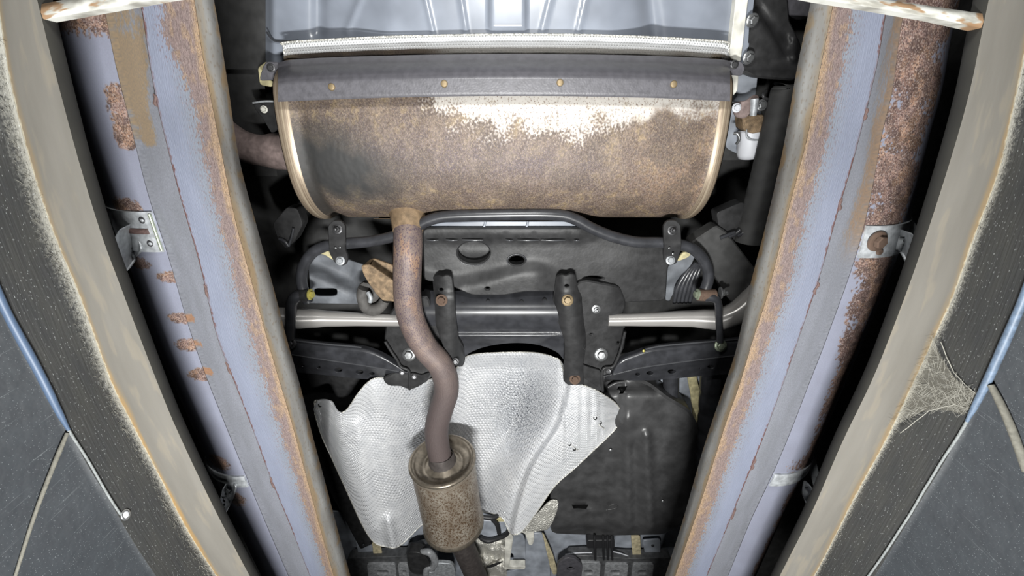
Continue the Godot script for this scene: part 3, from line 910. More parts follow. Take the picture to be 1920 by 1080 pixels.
# ---------------------------------------------------------------- the two ramp rails
func rails() -> void:
	for s in 2:
		var side: float = [-1.0, 1.0][s]
		var e_in: Array = [INNER_A, INNER_B][s]; var e_cr: Array = [CREASE_A, CREASE_B][s]
		var e_lip: Array = [LIP_A, LIP_B][s]; var e_st: Array = [STEP_A, STEP_B][s]
		var rail := thing("ramp_rail", ["blue-grey steel ramp rail with an orange rust stripe, beside the muffler's outlet pipe", "blue-grey steel ramp rail whose round outer beam is heavily rusted, beside the damper"][s], "ramp rail", Vector3(side * 0.36, DECK, -0.4), "ramp rails under the car")
		var n := 90
		var plate := []; var face := []; var lip := []; var strip := []; var beam := []; var back := []
		var us := [0.0]
		for z in zs(DECK, n):
			var cr := along(e_cr, z, DECK)
			var lp := along(e_lip, z, DECK)
			var rg := Vector3(0, (nz(noise_b, z * 900.0, s * 40.0) - 0.5) * 0.0012, 0)
			var r := PackedVector3Array()
			for k in 9:
				r.append(cr.lerp(lp, k / 8.0) + rg * (1.0 if k > 0 and k < 4 else 0.0))
			plate.append(r)
			var hi := DECK + 0.046
			var inn := along(e_in, z, hi)
			inn.x = side * maxf(absf(inn.x), absf(cr.x) - 0.012)
			face.append(PackedVector3Array([cr + Vector3(0, 0.0005, 0), cr.lerp(inn, 0.5), inn, inn + Vector3(side * 0.006, 0.004, 0), inn + Vector3(side * 0.11, 0.006, 0)]))
			var st := along(e_st, z, DECK + 0.017)
			lip.append(PackedVector3Array([lp, lp + Vector3(side * 0.0015, 0.0015, 0), lp + Vector3(side * 0.002, 0.010, 0)]))
			var l2 := lp + Vector3(side * 0.001, 0.010, 0)
			var mid := l2.lerp(st, 0.85)
			strip.append(PackedVector3Array([l2, l2.lerp(mid, 0.33), l2.lerp(mid, 0.66), mid + Vector3(0, 0.003, 0), st + Vector3(side * 0.008, 0.004, 0)]))
			var w := PackedVector3Array()
			for k in 13:
				var a := deg_to_rad(lerpf(-8.0, 92.0, k / 12.0))
				w.append(st + Vector3(side * (0.09 * sin(a) + 0.0125), 0.09 * (1.0 - cos(a)) + 0.0, 0))
			beam.append(w)
			back.append(PackedVector3Array([w[12], w[12] + Vector3(0, 0.1, 0), Vector3(cr.x + side * 0.1, DECK + 0.16, z), cr + Vector3(side * 0.02, 0.052, 0)]))
		var mb := MB.new()
		mb.grid(plate, unit(8), unit(n)); obj("flange_plate", mb, M["plate%d" % s], rail)
		mb = MB.new()
		mb.grid(face, [0.0, 0.5, 0.9, 0.95, 1.0], unit(n)); obj("inner_face", mb, M["face%d" % s], rail, "grey inner face of the rail")
		mb = MB.new()
		mb.grid(lip, [0.0, 0.5, 1.0], unit(n), 0); obj("lip", mb, M.weld, rail, "rust red edge of the flange")
		mb = MB.new()
		mb.grid(strip, [0.0, 0.3, 0.6, 0.95, 1.0], unit(n), 0); obj("web_strip", mb, M["strip%d" % s], rail, "flat grey strip")
		mb = MB.new()
		mb.grid(beam, unit(12), unit(n), 0); obj("round_beam", mb, M["beam%d" % s], rail, ["smooth round beam shading to black", "round beam with flaking red rust"][s])
		mb = MB.new()
		mb.grid(back, unit(3), unit(n), 0); obj("backing", mb, M.black_dull, rail)
		# weld beads on the lip
		for py in ([188, 545, 690, 905] if s == 0 else [214, 383, 540, 870, 962]):
			mb = MB.new()
			var path := []
			for k in 5:
				var z := row_z(py + (k - 2) * 6.0, DECK)
				path.append(along(e_lip, z, DECK) + Vector3(side * (rng.randf() - 0.3) * 0.003, -0.0005, 0))
			mb.tube(path, [0.0006, 0.0018, 0.0014, 0.002, 0.0006], 8, 3)
			obj("weld_bead", mb, M.weld, rail)
		clips(s, side, e_st)

func clips(s: int, side: float, e_st: Array) -> void:
	# galvanised straps bent over the round beam
	for k in 2:
		var py: float = [[443, 918], [462, 915]][s][k]
		var half: float = [[0.026, 0.012], [0.021, 0.013]][s][k]
		var labels := [["galvanised slotted clip with two holes on the smooth rail, nearer the muffler", "ribbed galvanised clip on the smooth rail beside the big foil shield"], ["galvanised clip with a rusted bolt on the heavily rusted rail, nearer the muffler", "narrow galvanised clip on the heavily rusted rail beside the tank"]]
		var z := row_z(py, DECK)
		var st := along(e_st, z, DECK + 0.017)
		var c := thing("beam_clip", labels[s][k], "clip", st, "galvanised clips on the ramp rails")
		var mb := MB.new()
		var rows := []
		var n := 14
		for i in n + 1:
			var a := deg_to_rad(lerpf(-7.0, 58.0, minf(1.0, i / 9.0)))
			var drop := maxf(0.0, i - 9.0) * 0.011
			var r := PackedVector3Array()
			for j in 7:
				var t := j / 6.0
				var w := half * (1.0 - (0.35 * smoothstep(9.0, 14.0, i) if k == 0 else 0.1 * smoothstep(9.0, 14.0, i)))
				var rib := 0.0
				if k == 1:
					rib = 0.0016 * absf(sin(t * PI * 2.0))
				var zz := lerpf(-w, w, t) - drop * 0.7
				var rad := 0.0925 + rib
				r.append(along(e_st, z + zz, DECK + 0.017) + Vector3(side * (rad * sin(a) + 0.0125 + drop * 0.15), 0.09 - rad * cos(a) - drop * 0.62, 0))
			rows.append(r)
		mb.grid(rows, unit(6), unit(n), 0)
		for i in n:
			for j in [0, 6]:
				mb.quad(rows[i][j], rows[i + 1][j], rows[i + 1][j] + Vector3(0, 0.003, 0), rows[i][j] + Vector3(0, 0.003, 0))
		for j in 6:
			mb.quad(rows[0][j], rows[0][j + 1], rows[0][j + 1] + Vector3(0, 0.003, 0), rows[0][j] + Vector3(0, 0.003, 0))
		obj("strap", mb, M.galvanised, c)
		mb = MB.new()                                # its leg, bent down towards the pit's rim
		var leg: Array = [[[252, 418, 264, 468, 238, 504, 225, 516, 207, 492, 206, 462, 224, 432], [430, 899, 442, 912, 434, 940, 420, 966, 409, 955, 417, 920]], [[1688, 432, 1712, 440, 1722, 490, 1708, 502, 1694, 474, 1684, 470], [1510, 904, 1521, 914, 1531, 950, 1521, 962, 1507, 930]]][s][k]
		var near: float = leg[0]
		sheet(mb, leg, func(x, _y): return 0.545 - 0.0011 * absf(x - near) * (1.0 if k == 0 else 1.4), {"step": 8, "thick": 0.003, "holes": [[214, 488, 4, 9]] if s == 0 and k == 0 else []})
		obj("leg", mb, M.galvanised, c)
		if k == 1:
			continue
		var on := func(t: float, a: float, lift: float) -> Vector3:
			return along(e_st, z + t * half, DECK + 0.017) + Vector3(side * ((0.0925 + lift) * sin(deg_to_rad(a)) + 0.0125), 0.09 - (0.0925 + lift) * cos(deg_to_rad(a)), 0)
		if s == 0:
			for t in [-0.55, 0.6]:
				var hole := MB.new()
				hole.lathe([[0.6, -0.1], [1.0, -0.1], [1.1, 0.12], [0.8, 0.1], [0.62, -0.05]], Transform3D(), 14)
				placed("hole_rim", hole.done(), M.dark_bolt, c, on.call(t, 1.0, 0.0005), Vector3(side * 0.15, -1, 0), 0.0038)
				placed("screw", rivet_mesh, M.galvanised, c, on.call(t, 1.0, 0.0002), Vector3(side * 0.15, -1, 0), 0.0022)
			mb = MB.new()
			var path := []
			for i in 6:
				path.append(on.call(0.05, lerpf(-1.0, 14.0, i / 5.0), 0.0001))
			mb.tube(path, [0.0036], 10, 2)
			obj("slot", mb, M.weld, c, "rust red slot")
			mb = MB.new()
			mb.tube([on.call(-0.9, -6.0, 0.001), on.call(0.9, -6.0, 0.001)], [0.0018], 8, 1)
			obj("rolled_edge", mb, M.zinc_green, c)
		else:
			placed("bolt", bolt_mesh, M.rust_bolt, c, on.call(0.1, 3.0, 0.002), Vector3(side * 0.2, -1, 0), 0.008, "thickly rusted bolt")
			placed("rivet", rivet_mesh, M.rust_bolt, c, on.call(-0.6, 8.0, 0.001), Vector3(side * 0.15, -1, 0), 0.0042)

# ---------------------------------------------------------------- exhaust
const CAN := Vector2(-0.1, 0.972)      # z and height of the muffler's axis
func oval(x: float, f0: float, n: int) -> PackedVector3Array:     # ring of the muffler at x, from behind the front limb round to behind the guard
	var r := PackedVector3Array()
	var f := f0
	for k in n + 1:
		var a := deg_to_rad(-130.0 + 360.0 * k / n)
		var e := Vector2(sin(a), -cos(a))
		f = f0 * (1.0 - 0.16 * smoothstep(26.0, 60.0, rad_to_deg(a)) * smoothstep(200.0, 150.0, rad_to_deg(a)))
		r.append(Vector3(x, CAN.y + 0.146 * f * e.y * (1.0 - 0.03 * cos(4.0 * a)), CAN.x + 0.178 * f * e.x))
	return r

func exhaust() -> void:
	var ex := thing("exhaust_system", "rusty exhaust: wide transverse muffler, curved pipe and small can resonator", "exhaust", Vector3(0, 0.86, -0.2))
	var can := MB.new()
	var xs := [-0.384, -0.374, -0.366, -0.358, -0.35, -0.3, -0.2, -0.1, 0.0, 0.1, 0.2, 0.3, 0.333, 0.338, 0.343, 0.35, 0.356]
	var fs := [0.985, 0.955, 0.95, 0.965, 0.985, 0.99, 0.99, 0.99, 0.99, 0.99, 0.99, 0.99, 0.99, 0.982, 0.986, 0.97, 0.985]
	var rows := []; var us := []
	for i in xs.size():
		rows.append(oval(xs[i], fs[i], 96))
		us.append((xs[i] + 0.384) / 0.74)
	# texture: u along the can, v round it
	for i in rows.size() - 1:
		for j in 96:
			# the lower 260 degrees carry the stains once
			var v0 := (j / 96.0) * 360.0 / 300.0; var v1 := ((j + 1) / 96.0) * 360.0 / 300.0
			var a := Vector2(us[i], v0); var b := Vector2(us[i], v1); var c := Vector2(us[i + 1], v1); var d := Vector2(us[i + 1], v0)
			can.v(rows[i][j], a, 0); can.v(rows[i][j + 1], b, 0); can.v(rows[i + 1][j + 1], c, 0)
			can.v(rows[i][j], a, 0); can.v(rows[i + 1][j + 1], c, 0); can.v(rows[i + 1][j], d, 0)
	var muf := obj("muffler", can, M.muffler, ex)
	for s in 2:                                       # rolled end flanges and domed ends
		var m := MB.new()
		var ex_x: Array = [[-0.384, -0.39, -0.398, -0.406, -0.409, -0.404, -0.4, -0.405, -0.41], [0.356, 0.36, 0.367, 0.374, 0.378, 0.373, 0.369, 0.374, 0.379]][s]
		var ef := [0.985, 1.005, 1.01, 1.006, 0.99, 0.97, 0.9, 0.6, 0.02]
		var rr := []
		for k in ef.size():
			rr.append(oval(ex_x[k], ef[k], 72))
		m.grid(rr, unit(72), [0.0, 0.15, 0.3, 0.45, 0.55, 0.6, 0.7, 0.9, 1.0])
		obj("end_flange", m, M.muffler_rim, muf, ["pale rolled end flange with the outlet pipe", "pale rolled end flange"][s])
	# seam plate above the pipe joint
	var sp := MB.new()
	rows = []
	for i in 9:
		var r := PackedVector3Array()
		var x := lerpf(-0.3, -0.14, i / 8.0) * 0.97
		for k in 7:
			var a := deg_to_rad(lerpf(-70.0, -88.0, k / 6.0))
			r.append(Vector3(x, CAN.y - 0.1465 * cos(a), CAN.x + 0.1795 * sin(a)))
		rows.append(r)
	sp.grid(rows, unit(6), unit(8))
	obj("joint_plate", sp, M.hanger_rust, muf)
	# intermediate pipe
	var h := 0.845
	var path := []
	for p in [[765, 372, 0.93], [765, 404, 0.9], [765, 434, 0.872], [765, 470, 0.85], [764, 500], [764, 556], [772, 600], [795, 648], [824, 682], [836, 712], [836, 738], [827, 768], [819, 800], [820, 830], [827, 862]]:
		path.append(Q(p[0], p[1], p[2] if p.size() > 2 else h))
	var pipe := MB.new()
	pipe.tube(path, [0.0285], 28, 8)
	var pp := obj("pipe", pipe, M.pipe, ex)
	var collar := MB.new()
	collar.tube([Q(765, 396, 0.91), Q(765, 412, 0.892), Q(765, 424, 0.881), Q(765, 434, 0.872)], [0.04, 0.0345, 0.0322, 0.0298], 28, 3)
	obj("collar", collar, M.hanger_rust, pp, "flared collar welded to the muffler")
	# resonator
	var a := Q(829, 861, 0.845); var b := Q(851, 984, 0.858)
	var y := (b - a).normalized()
	var x := Vector3.RIGHT.slide(y).normalized()
	var at := Transform3D(Basis(x, y, x.cross(y)), a)
	var L := a.distance_to(b)
	var res := MB.new()
	res.lathe([[0.0815, 0.008], [0.0805, 0.02], [0.0802, L - 0.025], [0.081, L - 0.02]], at, 56)
	var body := obj("resonator", res, M.can, ex, "small brown speckled can")
	res = MB.new()
	res.lathe([[0.026, 0.004], [0.034, 0.006], [0.045, 0.016], [0.055, 0.018], [0.062, 0.012], [0.068, 0.010], [0.070, 0.004], [0.0745, 0.0], [0.080, -0.002], [0.084, 0.001], [0.0845, 0.005], [0.0815, 0.009]], at, 56)
	obj("end_plate", res, M.can_end, body, "stepped end plate with a rolled rim")
	res = MB.new()
	res.lathe([[0.081, L - 0.021], [0.0838, L - 0.016], [0.0838, L - 0.008], [0.079, L - 0.003], [0.06, L + 0.004], [0.03, L + 0.012]], at, 56)
	obj("rolled_rim", res, M.can_end, body)
	res = MB.new()
	res.lathe([[0.029, -0.02], [0.0315, -0.012], [0.033, 0.0], [0.035, 0.006]], at, 28)
	obj("weld_ring", res, M.front_pipe, body)
	# outlet pipe and the pipe running on to the front
	var o := MB.new()
	o.tube([Q(556, 284, 0.905), Q(520, 284, 0.905), Q(490, 282, 0.905), Q(462, 276, 0.91), Q(436, 262, 0.92), Q(408, 240, 0.93)], [0.036, 0.034, 0.029, 0.029], 24, 6)
	obj("outlet_pipe", o, M.outlet, ex, "short pinkish outlet pipe")
	o = MB.new()
	o.tube([Q(846, 985, 0.87), Q(862, 1012, 0.88), Q(880, 1050, 0.89), Q(900, 1100, 0.90), Q(925, 1170, 0.91)], [0.036, 0.033], 22, 5)
	obj("front_pipe", o, M.front_pipe, ex, "dark pipe leading to the front")
	# rusty hanger bracket on the pipe: a folded plate
	var hb := MB.new()
	sheet(hb, [678, 499, 692, 497, 742, 531, 752, 536, 752, 566, 718, 563, 706, 551, 692, 531, 682, 514], 0.838, {"step": 9, "thick": 0.004, "rad": 3})
	hb.quad(Q(680, 499, 0.84), Q(692, 495, 0.84), Q(700, 487, 0.872), Q(688, 491, 0.872))
	sheet(hb, [689, 491, 700, 486, 740, 500, 744, 534, 735, 529, 696, 506], 0.872, {"step": 9, "thick": 0.004, "rad": 3})
	obj("hanger_bracket", hb, M.hanger_rust, ex, "folded rusty hanger bracket")
	# rubber hanger that carries it
	var rb := thing("exhaust_hanger", "worn grey rubber exhaust hanger behind the rusty folded bracket", "hanger", Q(700, 562, 0.875))
	var m2 := MB.new()
	m2.tube([Q(682, 540, 0.876), Q(679, 556, 0.876), Q(686, 575, 0.876), Q(700, 581, 0.876), Q(714, 574, 0.876), Q(722, 562, 0.876)], [0.012, 0.012, 0.013, 0.014, 0.012, 0.011], 14, 5)
	obj("loop", m2, M.rubber, rb)
	m2 = MB.new()
	sheet(m2, [675, 535, 690, 533, 708, 556, 716, 570, 706, 588, 692, 582, 680, 568], 0.884, {"step": 8, "thick": 0.01, "curved": true})
	obj("body", m2, M.rubber, rb)
	m2 = MB.new()
	m2.tube([Q(690, 548, 0.868), Q(695, 558, 0.862), Q(694, 566, 0.862)], [0.005], 10, 4)
	obj("pin", m2, M.galvanised, rb, "grey metal pin")

# ---------------------------------------------------------------- panels behind the muffler
func rear_panels() -> void:
	var well := thing("spare_wheel_well", "pale blue-grey painted wheel well floor with pressed ribs above the foil strip", "body panel", Q(945, 40, 1.0))
	var mb := MB.new()
	patch(mb, 498, 1392, 220, [498, -150, 1392, -150], [498, 128, 526, 122, 548, 94, 700, 84, 945, 78, 1200, 82, 1350, 92, 1374, 120, 1392, 128], 40, func(x, y):
		var h := 0.908 - 0.026 * smoothstep(640, 740, x) * smoothstep(1240, 1140, x)
		h -= 0.012 * smoothstep(914, 922, x) * smoothstep(990, 982, x) * smoothstep(64, 50, y)
		h += 0.010 * bump_line(x, y, 598, -150, 598, 62, 13)
		h += 0.010 * bump_line(x, y, 1195, -150, 1226, 75, 16)
		h -= 0.004 * bump_line(x, y, 780, -80, 812, 62, 4) + 0.004 * bump_line(x, y, 700, -60, 650, 60, 6)
		h -= 0.004 * bump_line(x, y, 1112, -60, 1084, 60, 4) + 0.004 * bump_line(x, y, 1046, -60, 1016, 62, 4)
		h -= 0.004 * bump_line(x, y, 856, -60, 874, 60, 4)
		h += 0.02 * smoothstep(515, 495, x)
		return h, 0.004)
	obj("floor", mb, M.pan, well)
	mb = MB.new()
	mb.tube([Q(500, 60, 0.905), Q(512, 75, 0.903), Q(530, 78, 0.903), Q(560, 76, 0.903)], [0.0016], 6, 4)
	obj("sealant_bead", mb, M.black_satin, well)
	# foil strip
	var foil := thing("foil_strip", "long strip of dimpled silver foil above the dark guard panel", "heat shield", Q(950, 85, 0.9))
	mb = MB.new()
	var top := [530, 84, 540, 79, 700, 70, 820, 66, 950, 64, 1100, 65, 1240, 70, 1355, 78, 1366, 83]
	patch(mb, 532, 1366, 120, top, [530, 122, 700, 113, 950, 109, 1200, 112, 1366, 121], 16, func(x, y):
		var t := lerp_line(top, x)
		var u: float = (y - t) / 24.0
		return 0.865 + 0.012 * smoothstep(0.4, 0.8, u) + 0.07 * smoothstep(0.75, 1.9, u) + 0.012 * smoothstep(0.12, 0.0, u) + 0.0025 * sin(x * 0.075) * smoothstep(0.2, 0.8, u) * smoothstep(560, 700, x), 0.003)
	obj("strip", mb, M.foil_strip, foil)
	mb = MB.new()
	mb.tube([Q(533, 100, 0.87), Q(532, 86, 0.868), Q(541, 79, 0.866), Q(700, 70, 0.865), Q(820, 66.5, 0.865), Q(950, 64.5, 0.865), Q(1100, 65.5, 0.865), Q(1240, 70.5, 0.865), Q(1355, 78, 0.866), Q(1366, 84, 0.868), Q(1366, 98, 0.87)], [0.0016], 8, 5)
	obj("hem", mb, M.foil_plain, foil)
	# dark guard
	var guard := thing("guard_panel", "dark grey folded guard panel with four rivets over the muffler's rear edge", "panel", Q(945, 150, 0.8))
	mb = MB.new()
	var gt := [514, 120, 545, 112, 700, 105, 945, 101, 1200, 104, 1350, 111, 1384, 118]
	var gb := [520, 191, 700, 184, 945, 180, 1200, 183, 1368, 190]
	patch(mb, 521, 1369, 60, gt, gb, 20, func(x, y):
		var t := lerp_line(gt, x); var b := lerp_line(gb, x)
		var u: float = (y - t) / (b - t)
		return 0.868 - 0.058 * smoothstep(-0.1, 0.52, u) - 0.004 * smoothstep(0.5, 0.56, u) + 0.002 * smoothstep(0.95, 1.0, u) + 0.004 * exp(-pow((u - 0.16) / 0.05, 2)), 0.004)
	var gp := obj("panel", mb, M.guard, guard)
	for s in 2:
		mb = MB.new()
		sheet(mb, [[524, 118, 500, 117, 494, 125, 487, 150, 524, 148], [1366, 115, 1390, 116, 1396, 128, 1391, 141, 1366, 139]][s], 0.872, {"step": 9})
		obj("end_tab", mb, M.guard, guard)
		placed("screw", bolt_mesh, M.dark_bolt, guard, Q([508, 1377][s], [127, 121][s], 0.871), Vector3(0, -1, 0), 0.0045)
	for p in [[622, 163], [833, 157], [1050, 155], [1263, 158]]:
		placed("rivet", rivet_mesh, M.brass_rust, guard, Q(p[0], p[1], 0.8062), Vector3(0, -1, 0.1), 0.0058)

# ---------------------------------------------------------------- subframe
func subframe() -> void:
	var sf := thing("rear_subframe", "black pressed steel subframe with oval holes between the axle shafts", "subframe", Q(950, 540, 0.9))
	var mb := MB.new()
	sheet(mb, [795, 430, 1112, 430, 1160, 446, 1205, 466, 1240, 464, 1262, 478, 1250, 503, 1246, 562, 1168, 566, 1158, 540, 1136, 527, 1090, 528, 1084, 545, 1040, 545, 985, 545, 945, 552, 885, 552, 858, 540, 835, 528, 797, 525], func(x, y):
		var h := 0.897
		h -= 0.012 * smoothstep(452, 446, y) * smoothstep(1130, 1080, x)
		h += 0.006 * exp(-(pow((x - 888) / 40.0, 2) + pow((y - 475) / 30.0, 2)))
		h -= 0.014 * smoothstep(498, 530, y + 14 * sin((x - 930) * 0.022)) * smoothstep(1060, 1000, x)
		h -= 0.006 * exp(-(pow((x - 1185) / 60.0, 2) + pow((y - 500) / 45.0, 2)))
		return h, {"step": 9, "edge": 7, "thick": 0.02, "bev": 0.003, "rad": 7, "holes": [[888, 474, 33, 23], [969, 489, 17, 11], [914, 541, 6.5, 4.5], [1113, 522, 22, 6]]})
	var plate := obj("upper_plate", mb, M.black, sf)
	for p in [[888, 474, 33, 23], [969, 489, 17, 11]]:
		mb = MB.new()
		var path := []
		for k in 33:
			var a := TAU * k / 32
			path.append(Q(p[0] + cos(a) * (p[2] + 1), p[1] + sin(a) * (p[3] + 1), 0.9015 if p[2] > 20 else 0.897))
		mb.tube(path, [0.0016], 6, 1, false)
		obj("hole_rim", mb, M.black_satin, plate)
	for seg in [[800, 822], [836, 858], [866, 906], [948, 962], [970, 1010], [1014, 1060], [1076, 1086]]:
		mb = MB.new()
		mb.tube([Q(seg[0], 450, 0.886), Q((seg[0] + seg[1]) / 2.0, 451, 0.8845), Q(seg[1], 450.5, 0.886)], [0.0008, 0.0016, 0.0008], 8, 4)
		obj("weld_seam", mb, M.black_gloss, plate)
	mb = MB.new()                                   # what the big hole looks on to
	sheet(mb, [840, 440, 950, 440, 950, 510, 840, 510], func(x, y): return 0.93 + 0.012 * pow((y - 470) / 30.0, 2), {"step": 16})
	obj("inner_web", mb, M.black, sf)
	mb = MB.new()                                   # rounded lower beam
	var bb := [790, 705, 850, 690, 872, 668, 890, 657, 920, 648, 965, 643, 1010, 647, 1045, 661, 1062, 680, 1095, 705]
	patch(mb, 795, 1090, 64, [795, 545, 1090, 545], bb, 40, func(x, y):
		var b := lerp_line(bb, x)
		var h := 0.925 - 0.05 * sin(PI * clampf((y - 540) / 106.0, 0.0, 1.0))
		h -= 0.016 * smoothstep(620, 634, y) * smoothstep(0.0, 6.0, b - y + 7.0)
		h -= 0.004 * exp(-pow((y - 629) / 4.0, 2))
		return h, 0.03)
	obj("lower_beam", mb, M.black_satin, sf)
	for p in [[868, 571], [978, 567], [1021, 564], [915, 566], [1032, 589]]:
		var m := MB.new()
		m.lathe([[0.5, -1.2], [0.9, -1.0], [1.0, 0.0], [1.15, 0.15], [1.3, 0.0]], Transform3D(), 14)
		placed("drain_hole", m.done(), M.dark_hole, sf, Q(p[0], p[1], lerpf(0.893, 0.878, (p[1] - 563) / 26.0)), Vector3(0, -1, 0), 0.0042)
	# side plates
	mb = MB.new()
	sheet(mb, [1082, 533, 1100, 528, 1160, 540, 1172, 568, 1164, 596, 1172, 622, 1168, 654, 1159, 668, 1150, 692, 1134, 706, 1128, 734, 1098, 722, 1078, 705, 1060, 640], func(x, y): return 0.882 + 0.01 * smoothstep(1150, 1170, x) - 0.008 * smoothstep(690, 715, y), {"step": 11, "thick": 0.03, "bev": 0.003, "rad": 7, "holes": [[1109, 627, 5, 3], [1160, 643, 5, 4.5], [1098, 526, 0.1, 0.1]].slice(0, 2)})
	obj("side_plate", mb, M.black, sf)
	mb = MB.new()
	sheet(mb, [740, 578, 800, 556, 812, 600, 858, 650, 846, 688, 808, 706, 788, 722, 768, 731, 752, 723, 728, 723, 718, 711, 745, 698, 752, 690, 744, 672, 731, 655, 722, 640, 728, 600], func(x, y): return 0.882 - 0.008 * smoothstep(690, 715, y), {"step": 11, "thick": 0.03, "bev": 0.003, "rad": 7})
	obj("side_plate", mb, M.black, sf)
	# rolled seams by the arm mounts
	for s in 2:
		mb = MB.new()
		var pts: Array = [[[722, 640], [733, 658], [744, 674], [752, 688], [767, 697], [768, 730]], [[1172, 622], [1165, 652], [1156, 676], [1148, 688], [1130, 694], [1130, 733]]][s]
		var path := []
		for p in pts:
			path.append(Q(p[0], p[1], 0.874))
		mb.tube(path, [0.0035], 10, 5)
		obj("weld_seam", mb, M.black, sf)
		mb = MB.new()
		pts = [[[770, 700], [790, 705], [806, 699], [800, 716], [770, 726]], [[1126, 696], [1105, 690], [1090, 684], [1092, 706], [1126, 728]]][s]
		var fl := []
		for p in pts:
			fl.append_array(p)
		sheet(mb, fl, 0.872, {"step": 9})
		obj("mount_lug", mb, M.black, sf, "brown stained lug" if s == 1 else "")
	# bolts
	placed("flange_bolt", bolt_mesh, M.zinc, sf, Q(1127, 665, 0.878), Vector3(0, -1, 0.3), 0.0098, "large bright flange bolt")
	placed("flange_bolt", bolt_mesh, M.zinc, sf, Q(767, 665, 0.878), Vector3(0, -1, 0.3), 0.0098, "large bright flange bolt by the pipe")
	placed("stud_nut", nut_mesh, M.zinc, sf, Q(1118, 580, 0.88), Vector3(0, -1, 0.16), 0.0064, "bright nut on a threaded stud")
	for p in [[754, 699], [777, 707]]:
		placed("bolt", bolt_mesh, M.dark_bolt, sf, Q(p[0], p[1], 0.87), Vector3(0.3, -1, 0.4), 0.0042)
	placed("bolt", bolt_mesh, M.dark_bolt, sf, Q(1140, 696, 0.872), Vector3(-0.5, -1, 0.3), 0.0045)
	# the two braces bolted across
	for s in 2:
		var br := thing("brace_strap", ["dark bent brace strap with a rusty bolt, beside the exhaust pipe", "dark bent brace strap with a brassy bolt, beside the bright studded nut"][s], "brace", Q([838, 1068][s], 600, 0.862), "brace straps across the subframe")
		mb = MB.new()
		var poly: Array = [[812, 521, 822, 517, 829, 520, 836, 517, 846, 519, 850, 548, 854, 600, 858, 636, 868, 652, 871, 676, 866, 688, 854, 686, 846, 670, 832, 650, 818, 610, 816, 570], [1045, 520, 1053, 516, 1062, 519, 1070, 515, 1078, 517, 1083, 546, 1092, 562, 1097, 606, 1098, 650, 1092, 690, 1094, 721, 1066, 722, 1057, 714, 1060, 668, 1060, 640, 1046, 598, 1038, 564]][s]
		sheet(mb, poly, func(x, y):
			var u := absf(x - (838.0 if s == 0 else lerpf(1064.0, 1078.0, smoothstep(520, 700, y)))) / 18.0
			return 0.866 - 0.006 * smoothstep(546, 556, y) + 0.008 * pow(u, 3), {"step": 7, "thick": 0.008, "bev": 0.0015, "holes": [[[827, 543, 5.5, 4], [1063, 536, 5.5, 4]][s]]})
		obj("strap", mb, M.black, br)
		placed("bolt", bolt_mesh, [M.rust_bolt, M.brass_rust][s], br, Q([828, 1064][s], [563, 563][s], 0.858), Vector3(0, -1, 0.35), 0.0078, ["rusty bolt", "brassy bolt"][s])
		placed("bolt", bolt_mesh, [M.dark_bolt, M.rust_bolt][s], br, Q([854, 1078][s], [678, 711][s], 0.859), Vector3(0, -1, 0.35), [0.0055, 0.0078][s], ["dark bolt", "rusty bolt at the foot"][s])

